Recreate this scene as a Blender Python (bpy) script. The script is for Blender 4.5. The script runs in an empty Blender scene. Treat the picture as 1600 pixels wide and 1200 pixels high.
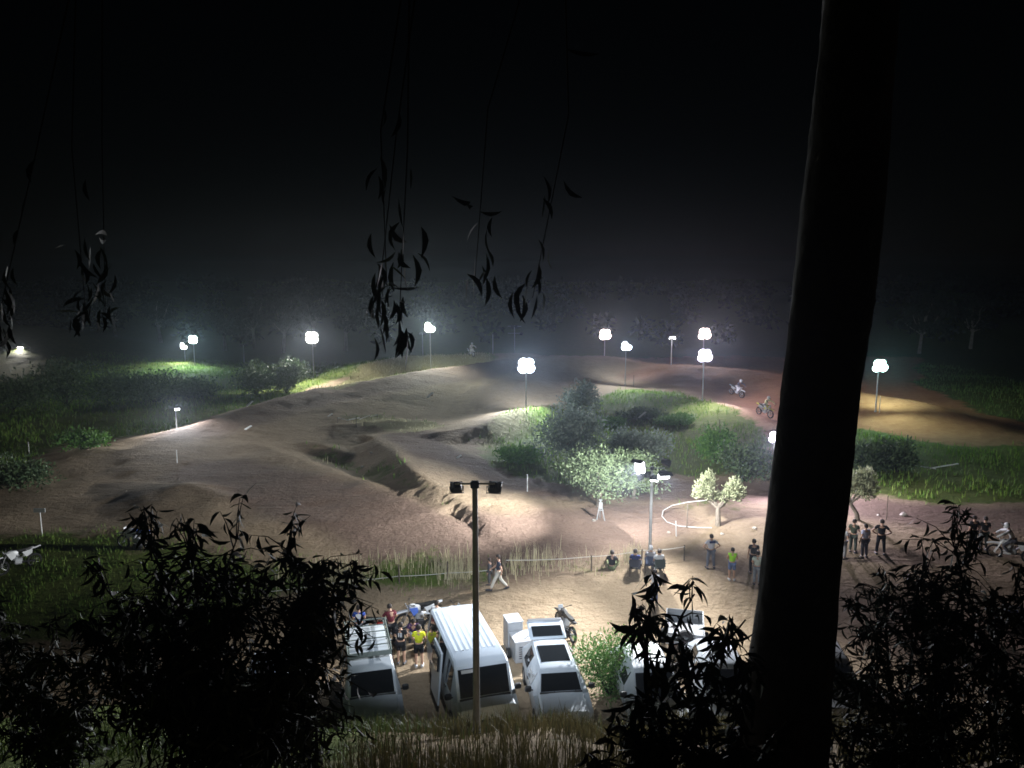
import bpy, bmesh, math, random
import numpy as np
from mathutils import Vector, Matrix, Euler, Quaternion

# ------------------------------------------------------------------ camera, world, exposure
S = bpy.context.scene
R = math.radians
F = 1209.0                      # focal length in pixels of the 1600 px wide photograph
CAMZ = 13.5
PITCH = math.atan(180.0 / F)
cam_data = bpy.data.cameras.new('camera')
cam_data.sensor_width = 36.0
cam_data.lens = 36.0 * F / 1600.0
cam_data.clip_start = 0.05
cam_data.clip_end = 2000.0
cam = bpy.data.objects.new('camera', cam_data)
S.collection.objects.link(cam)
cam.location = (0, 0, CAMZ)
cam.rotation_euler = (math.pi / 2 - PITCH, 0, 0)
S.camera = cam

world = bpy.data.worlds.new('World')
S.world = world
world.use_nodes = True
wn = world.node_tree.nodes
wl = world.node_tree.links
sky = wn.new('ShaderNodeTexSky')
sky.sky_type = 'NISHITA'
sky.sun_disc = False
sky.sun_elevation = R(12)
sky.sun_rotation = R(180)
wl.new(sky.outputs[0], wn['Background'].inputs[0])
wn['Background'].inputs[1].default_value = 0.00015     # deep night

S.view_settings.view_transform = 'Standard'
S.view_settings.look = 'None'
S.view_settings.exposure = 0.0
S.view_settings.gamma = 1.0
S.view_settings.use_curve_mapping = False
S.render.film_transparent = False
cy = S.cycles
cy.use_denoising = True
try:
    cy.denoiser = 'OPENIMAGEDENOISE'
except Exception:
    pass
cy.max_bounces = 3
cy.diffuse_bounces = 1
cy.glossy_bounces = 1
cy.transmission_bounces = 2
cy.volume_bounces = 0
cy.transparent_max_bounces = 4
cy.sample_clamp_indirect = 2.0
cy.sample_clamp_direct = 8.0
cy.filter_width = 1.7

rng = np.random.default_rng(7)
random.seed(7)
C = S.collection
HAZE = 0.00038                   # density of the dusty air
LP = 4700.0                     # watts of one floodlight unit

# ------------------------------------------------------------------ pixel to place
FW = Vector((0, math.cos(PITCH), -math.sin(PITCH)))
UP = Vector((0, math.sin(PITCH), math.cos(PITCH)))
def ray(px, py):
    return FW + Vector(((px - 800) / F, 0, 0)) + UP * ((600 - py) / F)
def at_depth(px, py, Y):
    d = ray(px, py)
    return Vector((0, 0, CAMZ)) + d * (Y / d.y)
def on_plane(px, py, z=0.0):
    d = ray(px, py)
    return Vector((0, 0, CAMZ)) + d * ((z - CAMZ) / d.z)

# ------------------------------------------------------------------ terrain height
def vnoise(x, y, seed=0):
    x = np.asarray(x, float); y = np.asarray(y, float)
    xi = np.floor(x).astype(np.int64); yi = np.floor(y).astype(np.int64)
    fx = x - xi; fy = y - yi
    fx = fx * fx * (3 - 2 * fx); fy = fy * fy * (3 - 2 * fy)
    def h(a, b):
        n = (a * 374761393 + b * 668265263 + seed * 974711) & 0x7fffffff
        n = ((n ^ (n >> 13)) * 1274126177) & 0x7fffffff
        return ((n ^ (n >> 16)) & 0xffff) / 65535.0
    return ((h(xi, yi) * (1 - fx) + h(xi + 1, yi) * fx) * (1 - fy) +
            (h(xi, yi + 1) * (1 - fx) + h(xi + 1, yi + 1) * fx) * fy) * 2 - 1
def fbm(x, y, octs=4, seed=0):
    v = 0; a = 1.0; t = 0
    for i in range(octs):
        v = v + a * vnoise(x * 2 ** i, y * 2 ** i, seed + i * 17); t += a; a *= 0.5
    return v / t
def sstep(a, b, x):
    t = np.clip((x - a) / (b - a), 0, 1)
    return t * t * (3 - 2 * t)

def crest(pix):
    """pixel polyline with crest heights -> world polyline"""
    return [(on_plane(p[0], p[1], p[2]).x, on_plane(p[0], p[1], p[2]).y, p[2]) for p in pix]
# (crest polyline left to right, width towards the viewer, width away)
RIDGES = [
    (crest([(195, 694, .5), (300, 664, 1.3), (400, 631, 1.7), (500, 606, 1.9), (600, 592, 2.1), (700, 573, 2.4), (780, 562, 2.7), (860, 557, 2.6), (950, 559, 2.2)]), 8.0, 3.5),
    (crest([(560, 572, 1.8), (640, 556, 2.2), (740, 553, 2.2), (820, 553, 2.0)]), 7.0, 8.0),
    (crest([(585, 680, 1.3), (612, 694, 1.8), (640, 728, 1.8), (690, 757, 1.6), (745, 770, 1.3), (800, 768, .95), (860, 784, .55), (908, 806, .15)]), 1.7, 5.0),
    (crest([(440, 700, 1.0), (525, 724, 1.25), (585, 745, 1.35), (650, 776, 1.25), (700, 804, .9), (745, 822, .45)]), 6.5, 1.8),
    (crest([(250, 752, .9), (285, 736, 1.5), (352, 762, 1.0), (420, 790, .4)]), 3.6, 1.6),
    (crest([(60, 706, .9), (130, 695, 1.1), (200, 700, .9)]), 5.0, 4.0),
    (crest([(700, 672, .8), (760, 657, 1.3), (812, 640, 1.5), (860, 634, .9)]), 1.6, 4.5),
    (crest([(700, 610, .8), (770, 596, 1.9), (840, 590, 2.0), (905, 592, 1.4)]), 6.0, 5.0),
    (crest([(930, 562, 1.6), (1040, 569, 1.9), (1130, 574, 2.0), (1220, 583, 2.0), (1340, 611, 1.7), (1440, 626, 1.5), (1550, 664, .6)]), 7.0, 4.0),
    (crest([(1005, 590, .9), (1060, 586, 1.2), (1110, 596, 1.0)]), 3.0, 3.0),
    (crest([(1000, 612, .8), (1080, 622, 1.0), (1150, 634, 1.0), (1210, 662, .6)]), 3.5, 3.0),
    (crest([(470, 668, .7), (520, 655, 1.1), (600, 650, 1.1), (660, 656, .7)]), 3.0, 3.0),
    (crest([(655, 688, .3), (680, 718, .4), (730, 742, .4), (800, 752, .3)]), .9, .9),
    (crest([(690, 684, .25), (712, 706, .35), (760, 726, .35), (810, 740, .25)]), .8, .8),
    (crest([(380, 690, .4), (420, 700, .6), (450, 716, .5)]), 1.4, 1.4),
    (crest([(470, 690, .5), (500, 692, .7), (540, 706, .5)]), 1.2, 1.6),
    (crest([(300, 668, .3), (420, 650, .45), (560, 626, .45), (680, 606, .3)]), .9, .9),
    (crest([(420, 672, .3), (520, 645, .4), (640, 628, .4), (720, 622, .3)]), .9, .9),
    (crest([(420, 800, .2), (560, 832, .3), (680, 862, .25)]), .8, .8),
    (crest([(1010, 790, .25), (1100, 782, .3), (1300, 790, .3)]), 3.5, 3.0),
]
BANK_Y = [-60, 0, 3, 6, 9, 12, 15, 18, 20, 21.5, 22.9, 32.5, 37.5, 400]
LOTZ = -1.8                     # the car park lies lower than the track
BANK_Z = [12.2, 11.9, 11.0, 9.2, 7.3, 5.4, 3.75, 2.15, 1.05, -.1, -1.75, LOTZ, LOTZ, LOTZ]
for _i, _k in ((2, .8), (3, .6), (4, .45), (5, .6), (11, .7), (7, .85)):
    _r = RIDGES[_i]; RIDGES[_i] = ([(x, y, z * _k) for x, y, z in _r[0]], _r[1], _r[2])
def ridge_h(X, Y, pts, wn_, wf_):
    out = np.zeros_like(X)
    for (x0, y0, h0), (x1, y1, h1) in zip(pts[:-1], pts[1:]):
        dx, dy = x1 - x0, y1 - y0
        L2 = dx * dx + dy * dy
        t = np.clip(((X - x0) * dx + (Y - y0) * dy) / L2, 0, 1)
        ex, ey = X - (x0 + t * dx), Y - (y0 + t * dy)
        d = np.sqrt(ex * ex + ey * ey)
        near = (dx * (Y - y0) - dy * (X - x0)) < 0
        w = np.where(near, wn_, wf_)
        v = (h0 + (h1 - h0) * t) * np.clip(1 - d / (1.75 * w), 0, 1) ** 1.25
        out = np.maximum(out, v)
    return out
def height(X, Y):
    X = np.asarray(X, float); Y = np.asarray(Y, float)
    z = np.interp(Y - (.7 * vnoise(X * .18, Y * 0 + 3, 5) + .45 * vnoise(X * .8, Y * .3, 15)) * sstep(26, 22, Y), BANK_Y, BANK_Z)
    z = z - LOTZ * sstep(30.0, 39.5, Y)
    open_ = sstep(33, 46, Y)
    rid = np.zeros_like(z)
    for pts, a, b in RIDGES:
        rid = np.maximum(rid, ridge_h(X, Y, pts, a, b)) + 0.12 * np.minimum(rid, ridge_h(X, Y, pts, a, b))
    z = z + rid * sstep(32, 37, Y) * (1 + .05 * fbm(X * .9, Y * .9, 3, 61))
    z = z + open_ * (0.28 * fbm(X * .11, Y * .11, 3, 1) + 0.05 * fbm(X * .6, Y * .6, 3, 2))
    z = z + 0.035 * fbm(X * 1.1, Y * 1.1, 3, 9) + 0.3 * sstep(18, 10, Y) * fbm(X * .5, Y * .5, 2, 4)
    # hillside all round the far end
    hy = Y - 118 - 10 * vnoise(X * .02, Y * 0, 8) + 0.0022 * np.clip(np.abs(X) - 20, 0, None) ** 2
    z = z + np.where(hy > 0, 8.0 * (1 - np.exp(-np.clip(hy, 0, None) / 55.0)) * sstep(0, 40, hy), 0) + sstep(0, 60, hy) * 1.5 * fbm(X * .05, Y * .05, 3, 6)
    # grassy rise at the far left
    z = z + 5.0 * np.exp(-((X + 78) / 18) ** 2 - ((Y - 118) / 15) ** 2)
    return z
def hgt(x, y):
    return float(height(np.array([x]), np.array([y]))[0])
def on_ground(px, py):
    d = ray(px, py); o = Vector((0, 0, CAMZ))
    ts = np.linspace(8, 260, 2600) / d.y
    P = np.array(o)[None, :] + ts[:, None] * np.array(d)[None, :]
    below = np.nonzero(P[:, 2] < height(P[:, 0], P[:, 1]))[0]
    i = below[0] if len(below) else len(ts) - 1
    return Vector(P[i])

# ------------------------------------------------------------------ object helpers
def link(o, parent=None):
    C.objects.link(o)
    if parent is not None:
        o.parent = parent
    return o
def tag(o, label=None, cat=None, group=None, kind=None):
    if label: o['label'] = label
    if cat: o['category'] = cat
    if group: o['group'] = group
    if kind: o['kind'] = kind
    return o
def thing(name, label, cat, loc=(0, 0, 0), rz=0.0, group=None):
    o = bpy.data.objects.new(name, None)
    o.empty_display_size = .2
    link(o); o.location = loc; o.rotation_euler = (0, 0, rz)
    return tag(o, label, cat, group)
def copy_tree(o, parent=None):
    c = o.copy(); link(c, parent)
    for ch in list(o.children):
        copy_tree(ch, c)
    return c

class MB:
    """collects faces of ONE mesh"""
    def __init__(s): s.v = []; s.f = []; s.m = []
    def add(s, vs, fs, mi=0):
        b = len(s.v)
        s.v += [tuple(p) for p in vs]
        s.f += [tuple(b + i for i in f) for f in fs]
        s.m += [mi] * len(fs)
    def box(s, c, size, rot=None, mi=0, taper=1.0, bev=0.0):
        x, y, z = (d / 2 for d in size)
        if bev > 0:
            b = min(bev, x * .9, y * .9, z * .9)
            lo = [(-x + b, -y), (x - b, -y), (x, -y + b), (x, y - b), (x - b, y), (-x + b, y), (-x, y - b), (-x, -y + b)]
            k = lambda q, f: (q[0] * f[0], q[1] * f[1])
            ins = ((x - b) / x, (y - b) / y)
            vs = []
            for zz, ff in ((-z, ins), (-z + b, (1, 1)), (z - b, (taper, taper)), (z, (ins[0] * taper, ins[1] * taper))):
                vs += [(k(q, ff)[0], k(q, ff)[1], zz) for q in lo]
            fs = [tuple(range(7, -1, -1)), tuple(range(24, 32))]
            for r in range(3):
                for i in range(8):
                    j = (i + 1) % 8
                    fs.append((r * 8 + i, r * 8 + j, r * 8 + 8 + j, r * 8 + 8 + i))
        else:
            t = taper
            vs = [(-x, -y, -z), (x, -y, -z), (x, y, -z), (-x, y, -z), (-x * t, -y * t, z), (x * t, -y * t, z), (x * t, y * t, z), (-x * t, y * t, z)]
            fs = [(3, 2, 1, 0), (4, 5, 6, 7), (0, 1, 5, 4), (1, 2, 6, 5), (2, 3, 7, 6), (3, 0, 4, 7)]
        M = Euler(rot).to_matrix() if rot is not None and not isinstance(rot, Matrix) else rot
        c = Vector(c)
        s.add([c + (M @ Vector(p) if M is not None else Vector(p)) for p in vs], fs, mi)
    def path(s, pts, rad, n=6, mi=0, cap=True):
        pts = [Vector(p) for p in pts]
        if not hasattr(rad, '__len__'): rad = [rad] * len(pts)
        rings = []; ref = None
        for i, p in enumerate(pts):
            a = pts[max(i - 1, 0)]; b = pts[min(i + 1, len(pts) - 1)]
            t = (b - a).normalized()
            if ref is None:
                ref = t.orthogonal().normalized()
            ref = (ref - t * ref.dot(t))
            ref = ref.normalized() if ref.length > 1e-6 else t.orthogonal().normalized()
            u = t.cross(ref)
            rings.append([p + (ref * math.cos(2 * math.pi * k / n) + u * math.sin(2 * math.pi * k / n)) * rad[i] for k in range(n)])
        vs = [q for r in rings for q in r]; fs = []
        for r in range(len(rings) - 1):
            for k in range(n):
                j = (k + 1) % n
                fs.append((r * n + k, r * n + j, r * n + n + j, r * n + n + k))
        if cap:
            fs.append(tuple(range(n - 1, -1, -1))); e = (len(rings) - 1) * n
            fs.append(tuple(range(e, e + n)))
        s.add(vs, fs, mi)
    def lathe(s, prof, c, axis='x', n=18, mi=0, closed=False):
        vs = []; fs = []
        for (r, h) in prof:
            for k in range(n):
                a = 2 * math.pi * k / n
                p = (r * math.cos(a), r * math.sin(a), h)
                if axis == 'x': p = (p[2], p[0], p[1])
                elif axis == 'y': p = (p[0], p[2], p[1])
                vs.append(Vector(c) + Vector(p))
        m = len(prof)
        for i in range(m if closed else m - 1):
            i2 = (i + 1) % m
            for k in range(n):
                j = (k + 1) % n
                fs.append((i * n + k, i * n + j, i2 * n + j, i2 * n + k))
        s.add(vs, fs, mi)
    def loft(s, loops, mi=0, caps=True):
        n = len(loops[0]); vs = [p for l in loops for p in l]; fs = []
        for r in range(len(loops) - 1):
            for k in range(n):
                j = (k + 1) % n
                fs.append((r * n + k, r * n + j, r * n + n + j, r * n + n + k))
        if caps:
            fs.append(tuple(range(n - 1, -1, -1))); e = (len(loops) - 1) * n
            fs.append(tuple(range(e, e + n)))
        s.add(vs, fs, mi)
    def quad_slab(s, q, inset=.0, out=.008, thick=.012, mi=0, ref=None):
        """thin panel over a quad, a little proud of it; ref: a point on the inner side"""
        q = [Vector(p) for p in q]; c = sum(q, Vector()) / len(q)
        nrm = (q[2] - q[0]).cross(q[3] - q[1] if len(q) > 3 else q[1] - q[0]).normalized()
        if ref is not None and nrm.dot(c - Vector(ref)) < 0: nrm = -nrm
        q = [p + (c - p).normalized() * inset for p in q]
        a = [p + nrm * out for p in q]; b = [p + nrm * (out - thick) for p in q]
        n = len(q); fs = [tuple(range(n)), tuple(range(2 * n - 1, n - 1, -1))]
        for i in range(n):
            j = (i + 1) % n; fs.append((j, i, n + i, n + j))
        s.add(a + b, fs, mi)
    def mesh(s, name, mats, smooth=None):
        me = bpy.data.meshes.new(name)
        me.from_pydata([tuple(p) for p in s.v], [], s.f)
        for m in (mats if isinstance(mats, (list, tuple)) else [mats]): me.materials.append(m)
        if any(s.m): me.polygons.foreach_set('material_index', s.m)
        bm = bmesh.new(); bm.from_mesh(me); bmesh.ops.recalc_face_normals(bm, faces=bm.faces); bm.to_mesh(me); bm.free()
        if smooth:
            me.polygons.foreach_set('use_smooth', [True] * len(me.polygons))
            me.set_sharp_from_angle(angle=R(smooth))
        me.update()
        return me
    def build(s, name, mats, parent=None, smooth=None):
        return link(bpy.data.objects.new(name, s.mesh(name, mats, smooth)), parent)

def np_mesh(name, V, Fq, mat, parent=None, mats=None, mi=None, smooth=False):
    """fast mesh from arrays: V (n,3), Fq (m,k)"""
    V = np.asarray(V, np.float32); Fq = np.asarray(Fq, np.int32)
    me = bpy.data.meshes.new(name)
    k = Fq.shape[1]
    me.vertices.add(len(V)); me.vertices.foreach_set('co', V.ravel())
    me.loops.add(Fq.size); me.loops.foreach_set('vertex_index', Fq.ravel())
    me.polygons.add(len(Fq))
    me.polygons.foreach_set('loop_start', np.arange(0, Fq.size, k, dtype=np.int32))
    for m in (mats or [mat]): me.materials.append(m)
    if mi is not None: me.polygons.foreach_set('material_index', np.asarray(mi, np.int32))
    me.update(calc_edges=True); me.validate()
    me.polygons.foreach_set('use_smooth', np.full(len(me.polygons), smooth))
    return link(bpy.data.objects.new(name, me), parent)

# ------------------------------------------------------------------ materials
def mat(name, col, rough=.6, spec=.3, metal=0.0, noise=None, bump=None, coat=0.0, trans=0.0):
    """noise=(scale, amount) varies the colour; bump=(scale, strength)"""
    m = bpy.data.materials.new(name); m.use_nodes = True
    nt = m.node_tree; b = nt.nodes['Principled BSDF']
    b.inputs['Base Color'].default_value = (*col, 1)
    b.inputs['Roughness'].default_value = rough
    b.inputs['Specular IOR Level'].default_value = spec
    b.inputs['Metallic'].default_value = metal
    b.inputs['Coat Weight'].default_value = coat
    co = nt.nodes.new('ShaderNodeTexCoord')
    if noise:
        n = nt.nodes.new('ShaderNodeTexNoise'); n.inputs['Scale'].default_value = noise[0]; n.inputs['Detail'].default_value = 4
        nt.links.new(co.outputs['Object'], n.inputs['Vector'])
        mr = nt.nodes.new('ShaderNodeMapRange'); mr.inputs[1].default_value = .3; mr.inputs[2].default_value = .7
        mr.inputs[3].default_value = 1 - noise[1]; mr.inputs[4].default_value = 1 + noise[1]
        nt.links.new(n.outputs[0], mr.inputs[0])
        hsv = nt.nodes.new('ShaderNodeHueSaturation'); hsv.inputs['Color'].default_value = (*col, 1)
        nt.links.new(mr.outputs[0], hsv.inputs['Value'])
        nt.links.new(hsv.outputs[0], b.inputs['Base Color'])
    if bump:
        n2 = nt.nodes.new('ShaderNodeTexNoise'); n2.inputs['Scale'].default_value = bump[0]; n2.inputs['Detail'].default_value = 5
        nt.links.new(co.outputs['Object'], n2.inputs['Vector'])
        bp = nt.nodes.new('ShaderNodeBump'); bp.inputs['Strength'].default_value = bump[1]; bp.inputs['Distance'].default_value = .02
        nt.links.new(n2.outputs[0], bp.inputs['Height']); nt.links.new(bp.outputs[0], b.inputs['Normal'])
    return m
def leaf_mat(name, a, b_, scale=6.0, trans=.15):
    """two leaf colours mixed by random island, a little light through the blade"""
    m = bpy.data.materials.new(name); m.use_nodes = True
    nt = m.node_tree; p = nt.nodes['Principled BSDF']
    g = nt.nodes.new('ShaderNodeNewGeometry')
    mx = nt.nodes.new('ShaderNodeMix'); mx.data_type = 'RGBA'
    mx.inputs[6].default_value = (*a, 1); mx.inputs[7].default_value = (*b_, 1)
    nt.links.new(g.outputs['Random Per Island'], mx.inputs[0])
    nt.links.new(mx.outputs[2], p.inputs['Base Color'])
    p.inputs['Roughness'].default_value = .6; p.inputs['Specular IOR Level'].default_value = .25
    if trans > 0:
        t = nt.nodes.new('ShaderNodeBsdfTranslucent'); nt.links.new(mx.outputs[2], t.inputs[0])
        ms = nt.nodes.new('ShaderNodeMixShader'); ms.inputs[0].default_value = trans
        nt.links.new(p.outputs[0], ms.inputs[1]); nt.links.new(t.outputs[0], ms.inputs[2])
        nt.links.new(ms.outputs[0], nt.nodes['Material Output'].inputs[0])
    return m
def glow_mat(name, col, strength):
    m = bpy.data.materials.new(name); m.use_nodes = True
    nt = m.node_tree; b = nt.nodes['Principled BSDF']
    b.inputs['Base Color'].default_value = (.6, .6, .6, 1)
    b.inputs['Emission Color'].default_value = (*col, 1)
    b.inputs['Emission Strength'].default_value = strength
    m.cycles.emission_sampling = 'NONE'
    return m

def ground_mat():
    """dirt / dry grass soil; attribute 'cover' r = grass cover, g = red earth, b = packed track"""
    m = bpy.data.materials.new('earth'); m.use_nodes = True
    nt = m.node_tree; L = nt.links; b = nt.nodes['Principled BSDF']
    b.inputs['Roughness'].default_value = .95; b.inputs['Specular IOR Level'].default_value = .1
    at = nt.nodes.new('ShaderNodeAttribute'); at.attribute_name = 'cover'
    sp = nt.nodes.new('ShaderNodeSeparateColor'); L.new(at.outputs['Color'], sp.inputs[0])
    co = nt.nodes.new('ShaderNodeTexCoord')
    def noise(scale, det=5, rough=.6, vec=None):
        n = nt.nodes.new('ShaderNodeTexNoise'); n.inputs['Scale'].default_value = scale
        n.inputs['Detail'].default_value = det; n.inputs['Roughness'].default_value = rough
        L.new(vec if vec is not None else co.outputs['Object'], n.inputs['Vector']); return n.outputs[0]
    def mix(fac, a, c):
        x = nt.nodes.new('ShaderNodeMix'); x.data_type = 'RGBA'
        for s_, val in ((0, fac), (6, a), (7, c)):
            if hasattr(val, 'is_linked') or hasattr(val, 'links'): L.new(val, x.inputs[s_])
            else: x.inputs[s_].default_value = val if s_ == 0 else (*val, 1)
        return x.outputs[2]
    def rng_(v, a, c, d, e):
        r = nt.nodes.new('ShaderNodeMapRange'); L.new(v, r.inputs[0])
        for i, q in zip((1, 2, 3, 4), (a, c, d, e)): r.inputs[i].default_value = q
        return r.outputs[0]
    big = rng_(noise(.16, 4), .35, .65, 0, 1)
    mid = rng_(noise(1.3, 6, .65), .3, .7, 0, 1)
    fine = rng_(noise(9, 5, .7), .3, .7, 0, 1)
    dirt = mix(mid, (.19, .138, .088), (.31, .24, .16))
    dirt = mix(big, dirt, mix(fine, (.24, .178, .115), (.33, .256, .172)))
    packed = mix(fine, (.115, .078, .06), (.175, .125, .095))
    dirt = mix(sp.outputs[2], dirt, packed)
    red = mix(mid, (.33, .125, .055), (.45, .2, .09))
    dirt = mix(sp.outputs[1], dirt, red)
    grass = mix(mid, (.055, .1, .018), (.14, .17, .04))
    grass = mix(fine, grass, (.1, .12, .035))
    grass = mix(at.outputs['Alpha'], grass, mix(fine, (.24, .215, .11), (.4, .36, .2)))
    # ragged border between soil and grass
    w = nt.nodes.new('ShaderNodeMath'); w.operation = 'ADD'
    L.new(sp.outputs[0], w.inputs[0]); L.new(rng_(noise(.9, 6, .7), .3, .7, -.32, .32), w.inputs[1])
    gm = rng_(w.outputs[0], .35, .65, 0, 1)
    L.new(mix(gm, dirt, grass), b.inputs['Base Color'])
    # clods, ruts
    st = nt.nodes.new('ShaderNodeMapping'); st.inputs['Scale'].default_value = (1.0, 3.2, 1); st.inputs['Rotation'].default_value = (0, 0, R(35))
    L.new(co.outputs['Object'], st.inputs[0])
    rut = noise(.8, 4, .6, st.outputs[0])
    h1 = nt.nodes.new('ShaderNodeMath'); h1.operation = 'MULTIPLY_ADD'
    L.new(rut, h1.inputs[0]); h1.inputs[1].default_value = .9; L.new(noise(3.0, 7, .72), h1.inputs[2])
    bp = nt.nodes.new('ShaderNodeBump'); bp.inputs['Strength'].default_value = .75; bp.inputs['Distance'].default_value = .22
    L.new(h1.outputs[0], bp.inputs['Height']); L.new(bp.outputs[0], b.inputs['Normal'])
    return m

M = {}
M['earth'] = ground_mat()
M['galv'] = mat('galvanised_steel', (.5, .5, .49), .45, .5, .55, noise=(3, .15), bump=(18, .2))
M['dark_galv'] = mat('weathered_dark_steel', (.3, .3, .31), .36, .5, .35, noise=(3, .2), bump=(14, .2))
M['black_metal'] = mat('black_painted_metal', (.02, .02, .022), .5, .4)
M['housing'] = mat('lamp_housing', (.035, .035, .04), .55, .4, noise=(5, .2))
M['dead_lens'] = mat('unlit_lamp_glass', (.55, .57, .58), .15, .6)
M['white_paint'] = mat('white_car_paint', (.6, .66, .72), .32, .5, coat=.4, noise=(1.5, .05))
M['white_paint2'] = mat('dusty_white_car_paint', (.56, .61, .65), .42, .45, coat=.2, noise=(2.0, .1))
M['silver_paint'] = mat('silver_car_paint', (.3, .31, .33), .35, .5, .4, coat=.5)
M['blue_paint'] = mat('pale_blue_car_paint', (.3, .37, .5), .35, .5, coat=.4)
M['glass'] = mat('dark_car_glass', (.012, .014, .016), .06, .6)
M['rubber'] = mat('black_rubber', (.02, .02, .02), .85, .2, bump=(30, .3))
M['plastic'] = mat('black_plastic', (.025, .025, .027), .55, .35)
M['chrome'] = mat('bare_metal', (.6, .6, .6), .3, .5, .9)
M['rack'] = mat('green_grey_rack_tube', (.13, .16, .14), .5, .4)
M['lamp_glass'] = mat('headlamp_glass', (.65, .67, .7), .12, .7)
M['tail'] = mat('red_tail_lamp', (.3, .02, .02), .25, .5)
M['amber'] = mat('amber_lens', (.5, .18, .02), .25, .5)
M['grey_box'] = mat('grey_sheet_metal', (.34, .35, .36), .5, .4, .2, noise=(3, .12))
M['grey_box_lid'] = mat('pale_sheet_metal', (.55, .56, .57), .5, .4, .1, noise=(3, .08))
M['bark'] = mat('eucalyptus_bark', (.06, .055, .055), .9, .1, noise=(4, .35), bump=(9, 1.0))
M['olive_bark'] = mat('olive_bark', (.17, .145, .115), .95, .1, noise=(7, .3), bump=(16, 1.0))
M['twig'] = mat('dark_twig', (.03, .025, .02), .9, .1)
M['wood_post'] = mat('weathered_post', (.11, .09, .07), .9, .1, noise=(9, .3))
M['rope'] = mat('pale_rope', (.62, .6, .54), .8, .2)
M['white_tape'] = mat('white_plastic_pipe', (.7, .7, .68), .5, .4)
M['white_board'] = mat('white_board', (.68, .69, .68), .6, .3, noise=(6, .1))
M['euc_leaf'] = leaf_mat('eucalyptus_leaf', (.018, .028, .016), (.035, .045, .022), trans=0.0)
M['olive_leaf'] = leaf_mat('olive_leaf', (.11, .16, .075), (.2, .255, .14))
M['olive_leaf_pale'] = leaf_mat('pale_olive_leaf', (.24, .27, .15), (.4, .41, .25))
M['olive_leaf_grey'] = leaf_mat('grey_olive_leaf', (.12, .155, .125), (.21, .25, .2), trans=.3)
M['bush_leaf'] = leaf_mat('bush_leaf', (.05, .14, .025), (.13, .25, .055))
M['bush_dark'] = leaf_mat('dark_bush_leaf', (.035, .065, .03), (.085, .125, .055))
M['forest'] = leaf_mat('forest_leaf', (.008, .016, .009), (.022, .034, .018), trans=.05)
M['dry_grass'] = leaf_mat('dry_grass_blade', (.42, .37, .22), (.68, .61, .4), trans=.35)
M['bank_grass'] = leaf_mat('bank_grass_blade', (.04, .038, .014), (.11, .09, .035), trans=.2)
M['green_grass'] = leaf_mat('green_grass_blade', (.035, .06, .016), (.09, .12, .035), trans=.2)
M['field_grass'] = leaf_mat('field_grass_blade', (.07, .17, .02), (.2, .29, .05), trans=.3)

# ------------------------------------------------------------------ ground sheet, cut into named pieces
def axis(parts):
    out = []
    for a, b, st in parts:
        n = max(1, int(round((b - a) / st)))
        out += list(np.linspace(a, b, n, endpoint=False))
    return np.array(out + [parts[-1][1]])
GX = axis([(-300, -110, 8), (-110, -70, 1.6), (-70, -34, .6), (-34, 34, .36), (34, 66, .6), (66, 110, 1.6), (110, 300, 8)])
GY = axis([(-40, 2, 3), (2, 20, .5), (20, 62, .33), (62, 112, .45), (112, 140, 1.4), (140, 340, 7)])
XX, YY = np.meshgrid(GX, GY)
ZZ = height(XX, YY)

def poly_pix(pix):
    return np.array([(on_plane(x, y).x, on_plane(x, y).y) for x, y in pix])
def poly_gnd(pix):
    return np.array([(on_ground(x, y).x, on_ground(x, y).y) for x, y in pix])
def poly_sd(X, Y, poly):
    """distance to polygon, positive inside"""
    d2 = np.full(X.shape, 1e9); ins = np.zeros(X.shape, bool)
    n = len(poly)
    for i in range(n):
        x0, y0 = poly[i]; x1, y1 = poly[(i + 1) % n]
        dx, dy = x1 - x0, y1 - y0
        t = np.clip(((X - x0) * dx + (Y - y0) * dy) / (dx * dx + dy * dy + 1e-9), 0, 1)
        d2 = np.minimum(d2, (X - x0 - t * dx) ** 2 + (Y - y0 - t * dy) ** 2)
        c = ((y0 > Y) != (y1 > Y)) & (X < (x1 - x0) * (Y - y0) / (y1 - y0 + 1e-12) + x0)
        ins ^= c
    return np.where(ins, 1, -1) * np.sqrt(d2)
GRASS = [
    poly_pix([(752, 690), (790, 664), (850, 650), (905, 640), (940, 622), (1000, 612), (1060, 616), (1110, 634), (1165, 662), (1200, 690), (1195, 735), (1120, 745), (1030, 742), (960, 760), (880, 768), (800, 748), (765, 728)]),
    poly_pix([(1225, 706), (1270, 682), (1330, 672), (1400, 680), (1480, 698), (1700, 702), (2000, 710), (2000, 790), (1600, 782), (1460, 786), (1380, 772), (1290, 765), (1235, 740)]),
    poly_pix([(-600, 500), (330, 500), (560, 500), (700, 500), (760, 556), (690, 580), (600, 598), (480, 612), (380, 642), (262, 680), (190, 688), (100, 690), (40, 740), (-100, 800), (-600, 800)]),
    poly_gnd([(-600, 830), (0, 838), (180, 826), (260, 856), (380, 880), (520, 898), (640, 896), (720, 893), (800, 880), (890, 876), (950, 884), (950, 892), (880, 896), (760, 904), (620, 914), (520, 922), (420, 945), (300, 1000), (-600, 1000)]),
    poly_pix([(455, 698), (500, 704), (560, 728), (640, 768), (720, 812), (700, 818), (620, 790), (540, 752)]),
    poly_pix([(520, 660), (600, 654), (680, 664), (720, 676), (640, 684), (560, 676)]),
    poly_pix([(1430, 600), (1500, 634), (1570, 660), (1800, 690), (2300, 690), (2300, 480), (1430, 480)]),
    poly_pix([(1060, 776), (1180, 784), (1200, 806), (1120, 806), (1060, 800)]),
]
def poly_z(pix, z):
    return np.array([(on_plane(x, y, z).x, on_plane(x, y, z).y) for x, y in pix])
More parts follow.
